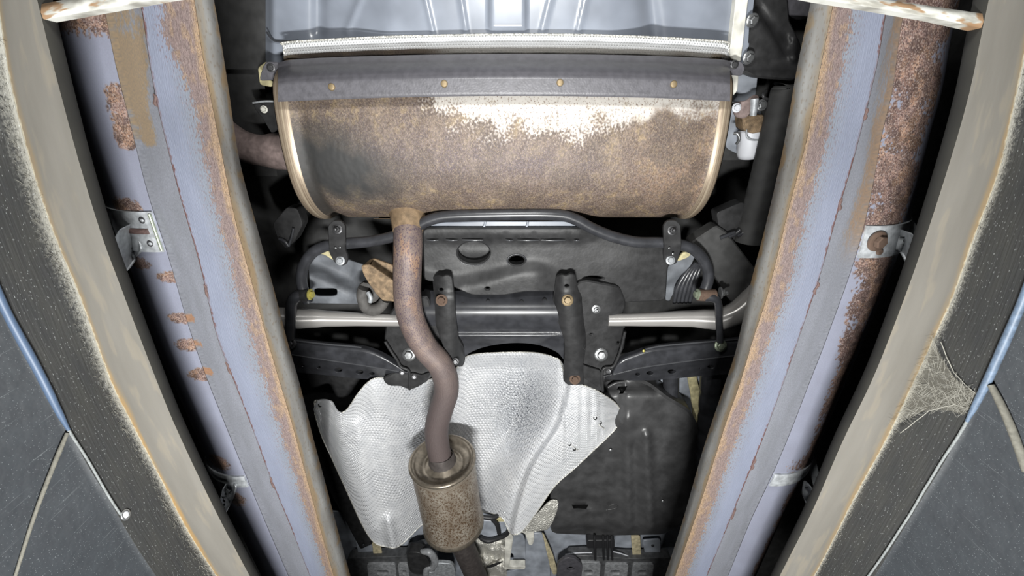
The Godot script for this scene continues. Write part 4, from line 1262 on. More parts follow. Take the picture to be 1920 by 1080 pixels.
# ---------------------------------------------------------------- axle shafts, arms, stabiliser
func suspension() -> void:
	# half shafts
	for s in 2:
		var sh := thing("axle_shaft", ["shiny bare steel axle shaft on the hanger side", "shiny bare steel axle shaft on the damper side with a flared curved end"][s], "axle shaft", Q([645, 1280][s], 598, 0.885), "bare steel axle shafts")
		var mb := MB.new()
		var path := []
		if s == 0:
			for p in [[520, 596], [557, 597], [590, 597], [620, 597.5], [680, 598.5], [735, 600], [760, 600]]:
				path.append(Q(p[0], p[1], 0.885))
			mb.tube(path, [0.0236, 0.0232, 0.0208, 0.0176, 0.0156, 0.0142, 0.0135], 36, 8)
		else:
			for p in [[1140, 600], [1168, 599.5], [1230, 598.5], [1290, 597.5], [1325, 598], [1350, 598], [1378, 588], [1400, 572], [1425, 545]]:
				path.append(Q(p[0], p[1], 0.885))
			mb.tube(path, [0.0135, 0.0142, 0.0160, 0.0184, 0.0222, 0.0245, 0.0252, 0.026, 0.026], 36, 8)
		obj("shaft", mb, M.chrome, sh)
	# lower arms
	for s in 2:
		var arm := thing("control_arm", ["black folded control arm below the hanger-side axle shaft", "black folded control arm with a pale hex bolt, below the damper-side axle shaft"][s], "control arm", Q([640, 1270][s], 675, 0.87), "black control arms")
		var mb := MB.new()
		var top: Array = [[480, 628, 540, 637, 620, 646, 680, 652, 715, 664, 745, 682, 768, 698], [1118, 708, 1142, 704, 1160, 676, 1190, 662, 1225, 651, 1300, 643, 1375, 637, 1440, 630]][s]
		var cr: Array = [[480, 656, 540, 664, 600, 673, 660, 682, 710, 690, 768, 700], [1118, 709, 1160, 700, 1200, 690, 1260, 681, 1330, 672, 1440, 660]][s]
		var bot: Array = [[480, 690, 548, 697, 620, 704, 690, 711, 768, 712], [1118, 711, 1160, 712, 1220, 713, 1300, 706, 1362, 701, 1440, 692]][s]
		var x0: float = [480.0, 1120.0][s]; var x1: float = [768.0, 1440.0][s]
		patch(mb, x0, x1, 60, top, cr, 8, func(x, y):
			var t := lerp_line(top, x); var c := lerp_line(cr, x)
			return 0.872 + 0.009 * exp(-pow((y - t) / 3.0, 2)), 0.01)
		var upper := obj("upper_face", mb, M.black_satin, arm)
		mb = MB.new()
		var holes: Array = [[[597, 689, 4.5, 2.8], [634, 694, 8.5, 5], [674, 698, 8, 5], [697, 701, 6, 3.4], [568, 686, 3.4, 2]], [[1196, 702, 5.5, 3.6], [1219, 700, 7.5, 4.4], [1260, 697, 8.5, 5], [1333, 688, 7, 4], [1313, 691, 2.5, 1.6]]][s]
		var poly := []
		for k in 13:
			var x := lerpf(x0, x1, k / 12.0)
			poly.append_array([x, lerp_line(cr, x) + 0.2])
		for k in 13:
			var x := lerpf(x1, x0, k / 12.0)
			poly.append_array([x, lerp_line(bot, x) + 0.3])
		sheet(mb, poly, func(x, y):
			var c := lerp_line(cr, x); var b := lerp_line(bot, x)
			return 0.872 + 0.032 * clampf((y - c) / maxf(b - c, 1.0), 0, 1) - 0.004 * smoothstep(b - 4.0, b, y), {"step": 8, "edge": 6, "thick": 0.01, "rad": 1, "holes": holes})
		obj("lower_face", mb, M.black_satin, arm)
		mb = MB.new()
		var path := []
		for k in 14:
			var x := lerpf(x0, x1 - 20, k / 13.0) if s == 0 else lerpf(x0 + 30, x1, k / 13.0)
			path.append(Q(x, lerp_line(cr, x), 0.8725))
		mb.tube(path, [0.0018], 8, 3)
		obj("fold", mb, M.black_gloss, upper)
		mb = MB.new()
		path = []
		for k in 12:
			var x := lerpf(x0, x1 - 90, k / 11.0) if s == 0 else lerpf(x0 + 90, x1, k / 11.0)
			path.append(Q(x, lerp_line(top, x), 0.8745))
		mb.tube(path, [0.0022], 8, 3)
		obj("rolled_edge", mb, M.black_gloss, upper)
		if s == 1:
			placed("bolt", bolt_mesh, M.zinc_green, arm, Q(1351, 648, 0.866), Vector3(0, -1, 0.3), 0.0086, "pale greenish hex bolt")
			placed("pip", rivet_mesh, M.zinc_yellow, arm, Q(1207, 658, 0.872), Vector3(0, -1, 0.3), 0.0032, "yellow paint mark")
		else:
			placed("bolt", bolt_mesh, M.dark_bolt, arm, Q(544, 643, 0.866), Vector3(0, -1, 0.3), 0.0086, "dull dark bolt")
	# stabiliser bar
	var bar := thing("stabilizer_bar", "black stabilizer bar curving down either side of the subframe", "bar", Q(950, 420, 0.9))
	var mb := MB.new()
	var path := []
	for p in [[578, 566], [569, 545], [565, 522], [570, 497], [586, 474], [612, 461], [640, 457], [690, 453], [735, 444], [775, 428], [805, 413], [845, 405], [960, 402], [1045, 403], [1080, 412], [1110, 428], [1150, 444], [1195, 454], [1240, 455], [1285, 461], [1310, 476], [1325, 500], [1328, 524], [1320, 548], [1316, 560]]:
		path.append(Q(p[0], p[1], 0.877))
	mb.tube(path, [0.0113], 18, 6)
	obj("bar", mb, M.black_satin, bar)
	for s in 2:
		var cl := thing("bar_bracket", ["black bolted bracket holding the stabilizer bar above the grey slotted panel", "black bolted bracket holding the stabilizer bar beside the damper side"][s], "bracket", Q([630, 1260][s], 457, 0.87), "stabilizer bar brackets")
		mb = MB.new()
		var poly: Array = [[616, 424, 624, 415, 638, 415, 646, 424, 646, 470, 652, 484, 648, 496, 638, 498, 628, 492, 618, 474], [1245, 424, 1252, 415, 1266, 414, 1275, 422, 1277, 462, 1272, 482, 1268, 494, 1256, 497, 1246, 490, 1247, 468]][s]
		sheet(mb, poly, func(x, y): return 0.866 - 0.012 * exp(-pow((y - 457) / 16.0, 2)), {"step": 6, "thick": 0.006})
		obj("clamp", mb, M.black, cl)
		placed("bolt", nut_mesh, M.dark_bolt, cl, Q([632, 1261][s], [430, 432][s], 0.863), Vector3(0, -1, 0.3), 0.0062)
		placed("bolt", bolt_mesh, M.galvanised, cl, Q([638, 1257][s], [489, 488][s], 0.863), Vector3(0, -1, 0.4), 0.0058, "pale bolt")
		placed("pip", rivet_mesh, M.zinc, cl, Q([629, 1255][s], [465, 465][s], 0.8525), Vector3(0, -1, 0.2), 0.0022)
		placed("pip", rivet_mesh, M.zinc, cl, Q([637, 1262][s], [464, 476][s], 0.8525), Vector3(0, -1, 0.2), 0.0022)
		# drop links
		var ln := thing("drop_link", ["black drop link with a greenish nut beside the slotted grey panel", "black drop link crossing the flared axle shaft"][s], "drop link", Q([545, 1348][s], 600, 0.86), "stabilizer drop links")
		mb = MB.new()
		if s == 0:
			mb.tube([Q(568, 553, 0.866), Q(556, 556, 0.864), Q(547, 570, 0.862), Q(545, 600, 0.862), Q(544, 634, 0.866)], [0.012, 0.013, 0.012, 0.011, 0.01], 16, 6)
		else:
			mb.tube([Q(1322, 556, 0.866), Q(1336, 557, 0.862), Q(1346, 568, 0.86), Q(1348, 600, 0.86), Q(1350, 640, 0.864)], [0.0125, 0.0115, 0.0082, 0.0075, 0.0075], 16, 6)
		obj("rod", mb, M.black_satin, ln)
		mb = MB.new()
		mb.tube([Q([558, 1308][s], [553, 553][s], 0.866), Q([576, 1340][s], 554, 0.866)], [0.0125, 0.0135], 18, 1)
		obj("joint", mb, M.rust_bolt if s == 1 else M.black, ln)
		placed("nut", bolt_mesh, [M.zinc_yellow, M.zinc_green][s], ln, Q([582, 1308][s], [552, 552][s], 0.866), Vector3([1.0, -1.0][s], -0.1, 0), 0.0075, ["yellow-green nut", "pale green nut"][s])
		if s == 1:
			placed("nut", nut_mesh, M.zinc, ln, Q(1352, 549, 0.866), Vector3(1, -0.1, 0.1), 0.008, "bright nut")
	# grey body panels seen through the suspension
	var gp := thing("body_panel", "grey painted body panel with a slotted hole behind the hanger-side suspension", "body panel", Q(620, 520, 0.95))
	mb = MB.new()
	sheet(mb, [578, 488, 604, 476, 640, 484, 690, 500, 690, 570, 576, 568, 582, 540], func(x, y): return 0.92 + 0.05 * smoothstep(14.0, -22.0, y - 512 - (x - 590) * 0.42) - 0.01 * smoothstep(660, 668, x), {"step": 7, "thick": 0.004, "holes": [[610, 548, 23, 8.5, 0.55]]})
	obj("panel", mb, M.panel_grey, gp)
	mb = MB.new()
	sheet(mb, [584, 536, 636, 536, 636, 560, 584, 560], 0.965, {"step": 14})
	obj("slot_backing", mb, M.panel_grey, gp)
	mb = MB.new()
	sheet(mb, [596, 474, 612, 470, 634, 486, 626, 488, 610, 478], 0.922, {"step": 8})  # light beyond a gap, built as a cream sheet
	obj("gap_light", mb, M.cream, gp, "cream patch for light showing through a gap")
	gp = thing("body_panel", "grey painted curved body panel beside the damper-side bar bracket", "body panel", Q(1270, 520, 0.95))
	mb = MB.new()
	sheet(mb, [1249, 503, 1268, 491, 1284, 476, 1304, 477, 1296, 496, 1278, 516, 1264, 546, 1254, 566, 1249, 562], func(x, y): return 0.93 + 0.02 * smoothstep(-8, 8, y - 525 + (x - 1262) * 0.6), {"step": 7})
	obj("panel", mb, M.panel_grey, gp)
	mb = MB.new()
	sheet(mb, [1270, 490, 1282, 473, 1296, 476, 1290, 482], 0.925, {"step": 8})  # a second gap of light, also a cream sheet
	obj("gap_light", mb, M.cream, gp, "cream patch for light showing through a gap")
	for p in [[1325, 488, 1331, 499, 1328, 500, 1322, 489], [1345, 520, 1356, 513, 1365, 524, 1350, 526], [1086, 521, 1110, 517, 1136, 519, 1134, 526, 1112, 528, 1092, 527]]:
		mb = MB.new()
		sheet(mb, p, 0.935, {"step": 8, "rad": 1})
		obj("light_patch", mb, M.cream if p[0] == 1086 else M.white_rail, gp)  # the white sheets stand in for light seen through gaps
	# pale slit above the subframe
	var sl := thing("floor_strip", "pale strip of painted floor glimpsed between muffler and subframe", "body panel", Q(950, 422, 0.96))
	mb = MB.new()
	sheet(mb, [800, 424, 830, 418, 905, 416, 1060, 416, 1105, 425, 1060, 432, 820, 432], 0.896, {"step": 10})
	obj("panel", mb, M.pan, sl)
	for x in [906, 986]:
		mb = MB.new()
		mb.tube([Q(x, 428, 0.894), Q(x + 3, 421, 0.894), Q(x + 4, 415, 0.894)], [0.0025], 6, 2)
		obj("crease", mb, M.body, sl)
	# dark spring and boot in the gap on the damper side
	var spg := thing("spring_boot", "black ribbed boot in the gap beside the curved grey panel", "boot", Q(1290, 530, 0.95))
	mb = MB.new()
	for k in 5:
		var a := k * 8.0
		mb.tube([Q(1264 + a * 0.9, 568, 0.94), Q(1270 + a, 540 - a * 0.2, 0.935), Q(1286 + a * 0.8, 512 - a * 0.2, 0.935), Q(1304 + a * 0.4, 494 + a * 0.1, 0.94)], [0.004, 0.0055, 0.005], 10, 5)
	obj("ribs", mb, M.black_satin, spg)
	# dark trailing arm
	var ta := thing("trailing_arm", "broad flat black trailing arm running up to the damper's foot", "suspension arm", Q(1360, 510, 0.9))
	mb = MB.new()
	sheet(mb, [1298, 456, 1344, 426, 1362, 438, 1425, 520, 1440, 590, 1392, 582, 1366, 556, 1340, 510], func(x, y): return 0.9 - 0.01 * smoothstep(0, 12, (x - 1344) * 0.7 - (y - 450) * 0.55 + 26), {"step": 12, "thick": 0.03, "bev": 0.003})
	obj("arm", mb, M.black_dull, ta)
	# black inner arch on both sides, behind everything
	for s in 2:
		var li := thing("arch_liner", ["black inner arch lining behind the outlet pipe and hanger-side suspension", "black inner arch lining behind the damper"][s], "lining", Q([540, 1390][s], 450, 0.98), "black arch linings")
		mb = MB.new()
		patch(mb, [360.0, 1110.0][s], [735.0, 1560.0][s], 40, 120, 790, 40, func(x, y):
			return 1.09 + 0.02 * sin(x * 0.03 + y * 0.012) + 0.015 * sin(y * 0.05 - x * 0.02) , 0.004)
		obj("lining", mb, M.black_dull, li)
		mb = MB.new()
		if s == 0:
			sheet(mb, [538, 390, 556, 392, 566, 420, 552, 450, 536, 466, 522, 450, 512, 420], 0.9, {"step": 10, "thick": 0.03})
		else:
			sheet(mb, [1345, 400, 1392, 380, 1420, 400, 1412, 430, 1380, 452, 1352, 440], 0.9, {"step": 10, "thick": 0.03})
		obj("bracket", mb, M.black, li)
		mb = MB.new()
		if s == 0:
			mb.tube([Q(524, 448, 0.895), Q(534, 453, 0.892), Q(541, 462, 0.89)], [0.0035], 8, 4)
			mb.tube([Q(541, 462, 0.89), Q(548, 440, 0.892), Q(550, 428, 0.893)], [0.0025], 8, 4)
		else:
			for k in 3:
				mb.tube([Q(1350 + k * 16, 446 - k * 2, 0.888), Q(1366 + k * 14, 440 - k * 2, 0.888), Q(1378 + k * 10, 436 - k * 5, 0.888)], [0.004], 8, 4)
		obj("clip", mb, M.black_satin, li)

# ---------------------------------------------------------------- tunnel heat shield and fuel tank
const SH_TOP := [588, 766, 596, 751, 622, 754, 632, 770, 640, 774, 652, 766, 668, 742, 684, 722, 700, 710, 720, 708, 740, 712, 768, 716, 800, 712, 830, 704, 856, 690, 872, 670, 890, 664, 930, 661, 970, 660, 1010, 662, 1040, 671, 1056, 684, 1060, 712, 1072, 716, 1110, 728, 1140, 745, 1156, 758, 1164, 770, 1166, 778]
const SH_BOT := [588, 768, 600, 810, 625, 866, 650, 921, 680, 986, 700, 1016, 722, 1025, 745, 1026, 765, 1010, 790, 985, 830, 962, 880, 960, 920, 962, 945, 975, 955, 998, 970, 1002, 985, 990, 1010, 955, 1040, 912, 1080, 876, 1120, 838, 1145, 814, 1159, 797, 1166, 781]
func shield_height(x: float, y: float) -> float:
	var left := 700.0 + (y - 760.0) * 0.12
	var right := lerp_line([640, 1062, 700, 1062, 760, 1052, 800, 1038, 830, 1018, 870, 992, 920, 972, 1000, 952, 1100, 940], y)
	var d := minf((x - left) / 70.0, (right - x) / 52.0)
	var h := 0.905 + 0.1 * smoothstep(-0.05, 1.7, d)
	h -= 0.03 * smoothstep(0.05, -0.25, (right - x) / 52.0)
	h += 0.028 * smoothstep(-0.3, -2.4, (right - x) / 52.0) - 0.01 * bump_line(x, y, 668, 800, 700, 990, 16)
	h -= 0.03 * smoothstep(left, 600.0, x)
	h += 0.02 * smoothstep(1120.0, 1166.0, x)
	h -= 0.05 * smoothstep(690.0, 664.0, y) * smoothstep(850, 900, x) * smoothstep(1062, 1050, x)
	h -= 0.018 * bump_line(x, y, 728, 980, 738, 1030, 12)
	h -= 0.02 * smoothstep(790, 720, y) * smoothstep(840, 740, x)
	h += 0.03 * smoothstep(622, 596, x)
	if y > 770 and y < 900 and x > 900 and x < 1040:      # wrinkles where the foil was drawn round the bend
		h += 0.0035 * sin((y + (x - 960) * 0.25) * 0.55) * exp(-pow((x - 985 + (y - 800) * 0.35) / 26.0, 2)) * smoothstep(770, 790, y) * smoothstep(870, 840, y)
	h -= 0.0016 * sin(x * 0.35) * smoothstep(1070, 1090, x) * smoothstep(1140, 1120, x) * smoothstep(720, 740, y)
	return h + 0.0012 * nz(noise_b, x * 0.6, y * 0.6)

func shield_and_tank() -> void:
	var sh := thing("tunnel_heat_shield", "large crinkled silver dimpled foil heat shield arching over the resonator", "heat shield", Q(880, 850, 0.95))
	var mb := MB.new()
	patch(mb, 588, 1166, 230, SH_TOP, SH_BOT, 130, shield_height, 0.003)
	var panel := obj("shield", mb, M.foil, sh)
	mb = MB.new()
	var path := []
	for k in 60:
		var x := lerpf(640, 1165.5, k / 59.0)
		path.append(Q(x, lerp_line(SH_TOP, x), shield_height(x, lerp_line(SH_TOP, x)) - 0.0005))
	for k in 60:
		var x := lerpf(1165.5, 590, (k + 1) / 60.0)
		path.append(Q(x, lerp_line(SH_BOT, x), shield_height(x, lerp_line(SH_BOT, x)) - 0.0005))
	mb.tube(path, [0.0014], 6, 2)
	obj("hem", mb, M.foil_plain, panel)
	mb = MB.new()
	sheet(mb, [588, 752, 622, 754, 626, 767, 590, 768], 0.9, {"step": 8})
	obj("corner_tab", mb, M.foil_plain, sh)
	for p in [[600, 760], [1116, 784], [1125, 793], [1068, 833], [1077, 842]]:
		var m := MB.new()
		m.lathe([[0.4, -0.6], [0.8, -0.4], [1.0, 0.0], [1.2, 0.15], [1.5, 0.0]], Transform3D(), 14)
		placed("rivet_hole", m.done(), M.dark_hole, sh, Q(p[0], p[1], shield_height(p[0], p[1]) - 0.001), Vector3(0, -1, 0.3), 0.0034)
	for s in 2:
		mb = MB.new()
		var c: Vector2 = [Vector2(1124, 798), Vector2(1074, 838)][s]
		path = []
		for k in 7:
			path.append(Q(c.x - 20 + k * 5, c.y - 9 + absf(k - 4.0) * 2.2 + k * 2.0, shield_height(c.x, c.y) - 0.0012))
		mb.tube(path, [0.0008, 0.0018, 0.0018, 0.0008], 6, 3)
		obj("pressed_mark", mb, M.foil_plain, sh)
	# small torn flap beside the shield's foot
	var fl := thing("foil_flap", "small loose grey foil flap at the big heat shield's lower tip", "heat shield", Q(1008, 970, 0.9))
	mb = MB.new()
	sheet(mb, [978, 998, 990, 982, 1010, 962, 1026, 944, 1036, 938, 1047, 940, 1045, 955, 1036, 980, 1026, 994, 1000, 997], func(x, y): return 0.91 + 0.01 * nz(noise_b, x * 0.5, y * 0.5), {"step": 7, "thick": 0.002})
	obj("flap", mb, M.foil_plain, fl)
	# fuel tank
	var tk := thing("fuel_tank", "big dark grey plastic fuel tank with ribs beside the foil shield", "fuel tank", Q(1180, 880, 0.9))
	mb = MB.new()
	sheet(mb, [1036, 1000, 1036, 930, 1062, 884, 1116, 832, 1130, 740, 1135, 722, 1180, 712, 1215, 722, 1248, 748, 1290, 772, 1306, 800, 1310, 870, 1302, 918, 1280, 975, 1268, 992, 1240, 1002, 1150, 1004, 1080, 1002], func(x, y):
		var h := 0.925
		h -= 0.02 * smoothstep(1160, 1180, x - (y - 900) * 0.02)
		h += 0.016 * bump_line(x, y, 1189, 830, 1192, 1010, 5)
		h -= 0.02 * bump_line(x, y, 1212, 815, 1220, 995, 8)
		h += 0.02 * exp(-pow(Vector2((x - 1088) / 24.0, (y - 942) / 10.0).length(), 4))
		h += 0.025 * exp(-pow(Vector2((x - 1100) / 28.0, (y - 996) / 9.0).length(), 4))
		h += 0.05 * smoothstep(1290, 1312, x) + 0.03 * smoothstep(985, 1004, y)
		h += 0.04 * smoothstep(745, 715, y) - 0.014 * exp(-pow((x - 1172) / 22.0, 2) - pow((y - 790) / 14.0, 2))
		return h, {"step": 8, "edge": 8, "thick": 0.06, "bev": 0.006, "rad": 8})
	obj("tank", mb, M.tank, tk)
	mb = MB.new()
	mb.tube([Q(1136, 956, 0.924), Q(1150, 954, 0.924), Q(1158, 950, 0.924), Q(1152, 946, 0.924), Q(1142, 949, 0.924), Q(1138, 958, 0.924), Q(1138, 966, 0.924)], [0.0016], 6, 4)
	obj("raised_mark", mb, M.tank, tk)
	for p in [[1145, 844], [1243, 940]]:
		placed("stud", rivet_mesh, M.zinc, tk, Q(p[0], p[1], 0.918 if p[0] < 1200 else 0.9), Vector3(0, -1, 0.3), 0.0042)
	mb = MB.new()
	path = []
	for p in [[1140, 726], [1156, 718], [1180, 716], [1208, 725], [1246, 750], [1288, 774], [1304, 800], [1308, 870], [1300, 916]]:
		path.append(Q(p[0], p[1], 0.95))
	mb.tube(path, [0.004], 8, 5)
	obj("seam", mb, M.tank, tk)
	# dark tank half on the other side of the tunnel
	tk = thing("tank_half", "black tank half tucked behind the big foil shield's notched corner", "fuel tank", Q(640, 730, 0.98))
	mb = MB.new()
	sheet(mb, [548, 690, 640, 694, 760, 700, 760, 800, 720, 1010, 676, 1030, 640, 960, 596, 880, 570, 790], func(x, y): return 0.975 + 0.03 * smoothstep(600, 560, x) - 0.012 * bump_line(x, y, 620, 720, 700, 706, 6), {"step": 16, "thick": 0.05, "bev": 0.006})
	obj("tank", mb, M.black, tk)
	# beside the tank: grey panel, cream strip and two pipes
	var sd := thing("sill_panel", "narrow grey body panel with a cream strip behind the fuel tank's edge", "body panel", Q(1290, 750, 0.97))
	mb = MB.new()
	sheet(mb, [1236, 705, 1312, 700, 1318, 800, 1300, 810, 1262, 760], func(x, y): return 0.975 + 0.01 * smoothstep(1275, 1285, x), {"step": 12})
	obj("panel", mb, M.body, sd)
	mb = MB.new()
	sheet(mb, [1289, 702, 1305, 700, 1308, 720, 1314, 738, 1310, 760, 1313, 795, 1302, 790, 1296, 740], 0.965, {"step": 8})
	obj("strip", mb, M.cream, sd, "cream sealing strip")
	mb = MB.new()
	mb.tube([Q(1258, 690, 0.95), Q(1258, 745, 0.95)], [0.02], 16, 2)
	obj("spigot", mb, M.black_satin, sd)
	var pi := thing("filler_pipe", "dark corrugated filler pipe between the cream strip and the rail", "pipe", Q(1334, 745, 0.94))
	mb = MB.new()
	path = []
	var rad := []
	for k in 22:
		path.append(Q(1334 - k * 0.6, 690 + k * 9.0, 0.94))
		rad.append(0.026 if k % 4 != 1 else 0.0235)
	mb.tube(path, rad, 18, 2)
	obj("pipe", mb, M.black_satin, pi)

# ---------------------------------------------------------------- the corner by the damper, and the panel opposite
func rear_corner() -> void:
	var rail := thing("bumper_rail", "white painted vertical rail beside the wheel well and the bumper bracket", "rail", Q(1390, 60, 0.92))
	var mb := MB.new()
	quad_panel(mb, [1388, -60, 1409, -60, 1388, 116, 1369, 106], 0.893, 0.03)
	obj("rail", mb, M.white_rail, rail)
	mb = MB.new()
	quad_panel(mb, [1409, -60, 1420, -60, 1400, 122, 1390, 118], 0.9, 0.03)
	obj("flange", mb, M.pan, rail)
	var br := thing("bumper_bracket", "big black pressed bumper bracket with two bright bolts, top corner", "bracket", Q(1450, 80, 0.88))
	mb = MB.new()
	sheet(mb, [1412, -60, 1470, -60, 1478, 40, 1498, 80, 1506, 118, 1490, 148, 1420, 142, 1392, 130, 1402, 90], func(x, y):
		var h := 0.9
		h += 0.02 * smoothstep(-6, 6, (x - 1425) * 0.62 - (y - 20) * 0.5)
		h += 0.014 * bump_line(x, y, 1420, 15, 1475, 95, 7)
		h -= 0.012 * bump_line(x, y, 1488, 70, 1490, 110, 7)
		h -= 0.008 * smoothstep(128, 136, y)
		return h, {"step": 7, "thick": 0.02, "bev": 0.003})
	obj("bracket", mb, M.black, br)
	placed("bolt", bolt_mesh, M.zinc, br, Q(1411, 38, 0.888), Vector3(0.2, -1, -0.2), 0.0068, "bright hex bolt")
	placed("bolt", bolt_mesh, M.zinc, br, Q(1404, 108, 0.888), Vector3(0.2, -1, -0.2), 0.0068, "bright hex bolt above the guard tab")
	var bx := thing("bumper_foam", "dark grey square block above the bumper bracket's outer end", "block", Q(1500, 10, 0.94))
	mb = MB.new()
	quad_panel(mb, [1466, -60, 1540, -60, 1532, 30, 1468, 26], 0.935, 0.05)
	obj("block", mb, M.guard, bx)
	var bk := thing("backing_panel", "dark body side behind the bumper bracket and damper", "body panel", Q(1460, 60, 1.02))
	mb = MB.new()
	quad_panel(mb, [1380, -120, 1620, -120, 1560, 300, 1340, 300], 1.02, 0.01)
	obj("panel", mb, M.black_dull, bk)
	# damper
	var dp := thing("damper", "long black damper tube alongside the heavily rusted rail", "damper", Q(1448, 280, 0.88))
	mb = MB.new()
	mb.tube([Q(1474, 160, 0.9), Q(1473, 166, 0.9), Q(1470, 180, 0.9), Q(1440, 300, 0.9), Q(1416, 400, 0.9), Q(1402, 452, 0.9)], [0.02, 0.0235, 0.0245, 0.0245, 0.026, 0.029], 28, 4)
	obj("tube", mb, M.black_dull, dp)
	mb = MB.new()
	mb.tube([Q(1436, 172, 0.91), Q(1431, 180, 0.9), Q(1438, 186, 0.905)], [0.003], 8, 5)
	obj("hook", mb, M.dark_bolt, dp)
	# rear side rail pieces beside the muffler's plain end
	var sp := thing("side_bracket", "grey sheet bracket with bright bolts beside the muffler's plain end", "bracket", Q(1395, 190, 0.93))
	mb = MB.new()
	sheet(mb, [1366, 138, 1384, 140, 1382, 170, 1366, 188], 0.93, {"step": 10})
	obj("pale_plate", mb, M.white_rail, sp)
	mb = MB.new()
	sheet(mb, [1382, 140, 1420, 142, 1416, 180, 1396, 190, 1372, 190, 1376, 165], func(x, y): return 0.935 + 0.02 * smoothstep(150, 175, y), {"step": 9})
	obj("plate", mb, M.body, sp)
	mb = MB.new()
	sheet(mb, [1374, 194, 1400, 190, 1416, 178, 1424, 182, 1410, 198, 1404, 216, 1394, 222, 1380, 218], 0.915, {"step": 8})
	obj("arm", mb, M.outlet, sp, "brownish bracket arm")
	placed("bolt", bolt_mesh, M.white_plastic, sp, Q(1381, 202, 0.9), Vector3(0, -1, 0.2), 0.0052, "shiny white bolt")
	placed("bolt", bolt_mesh, M.zinc, sp, Q(1428, 197, 0.9), Vector3(0, -1, 0.2), 0.0062, "bright hex bolt")
	mb = MB.new()
	mb.tube([Q(1415, 186, 0.9), Q(1414, 200, 0.898), Q(1412, 216, 0.9)], [0.0075, 0.0065, 0.006], 12, 3)
	obj("stem", mb, M.galvanised, sp)
	var va := thing("canister", "white plastic canister with a brown strap beside the damper", "canister", Q(1408, 262, 0.95))
	mb = MB.new()
	var a := Q(1409, 242, 0.95); var b := Q(1406, 288, 0.95)
	var y := (b - a).normalized(); var x := Vector3.RIGHT.slide(y).normalized()
	mb.lathe([[0.0, 0.0], [0.0225, 0.0], [0.0245, 0.003], [0.0245, 0.047], [0.021, 0.056], [0.0, 0.058]], Transform3D(Basis(x, y, x.cross(y)), a), 28, 0, [1])
	obj("body", mb, M.white_plastic, va)
	mb = MB.new()
	mb.tube([Q(1400, 243, 0.925), Q(1400, 256, 0.925), Q(1410, 262, 0.925), Q(1426, 262, 0.925)], [0.0016], 6, 4)
	obj("moulded_line", mb, M.galvanised, va)
	mb = MB.new()
	sheet(mb, [1393, 218, 1432, 216, 1430, 246, 1412, 250, 1394, 242], 0.925, {"step": 9, "thick": 0.03})
	obj("strap", mb, M.hanger_rust, va, "brown strap")
	mb = MB.new()
	mb.tube([Q(1376, 250, 0.93), Q(1384, 252, 0.925), Q(1386, 262, 0.925), Q(1381, 270, 0.93)], [0.003], 8, 5)
	obj("hose_clip", mb, M.zinc, va)
	var pn := thing("grey_splash_panel", "grey curved body panel behind the white canister", "body panel", Q(1390, 260, 0.99))
	mb = MB.new()
	sheet(mb, [1364, 190, 1426, 200, 1430, 300, 1402, 294, 1376, 284, 1362, 276], 0.99, {"step": 12, "rad": 8})
	obj("panel", mb, M.body, pn)
	# opposite: tall black side panel, small mounting bracket
	var bp := thing("black_side_panel", "tall matt black panel between the smooth rail and the wheel well", "panel", Q(455, 80, 0.95))
	mb = MB.new()
	warp_panel(mb, [380, -120, 488, -120, 508, 130, 400, 130], 0.93)
	warp_panel(mb, [396, 130, 492, 130, 520, 330, 420, 330], 0.955)
	obj("panel", mb, M.black_dull, bp)
	var mk := thing("muffler_mount", "small mounting tab with a pale bolt above the outlet pipe", "bracket", Q(500, 200, 0.9))
	mb = MB.new()
	sheet(mb, [474, 192, 516, 190, 520, 240, 510, 250, 492, 220, 480, 206], 0.905, {"step": 9})
	obj("tab", mb, M.black, mk)
	mb = MB.new()
	mb.tube([Q(474, 193, 0.9), Q(496, 190, 0.9), Q(518, 190, 0.9)], [0.0018], 8, 4)
	obj("lip", mb, M.galvanised, mk)
	placed("bolt", bolt_mesh, M.white_rail, mk, Q(495, 205, 0.9), Vector3(0, -1, 0.1), 0.0042, "pale bolt")
	mb = MB.new()
	sheet(mb, [484, 128, 500, 116, 498, 150, 510, 152, 510, 162, 488, 158], 0.92, {"step": 8})
	obj("pale_plate", mb, M.cream, mk)

func quad_panel(mb: MB, q: Array, h: float, thick: float) -> void:
	sheet(mb, q, h, {"step": 18, "thick": thick, "rad": 3})

func warp_panel(mb: MB, q: Array, h: float) -> void:     # a panel rounded away from the eye along both long edges
	var rows := []
	for j in 13:
		var r := PackedVector3Array()
		for i in 11:
			var u := i / 10.0; var v := j / 12.0
			var x: float = lerpf(lerpf(q[0], q[2], u), lerpf(q[6], q[4], u), v)
			var y: float = lerpf(lerpf(q[1], q[3], u), lerpf(q[7], q[5], u), v)
			r.append(Q(x, y, h + 0.05 * pow(1.0 - u, 2)))
		rows.append(r)
	mb.grid(rows, unit(10), unit(12))

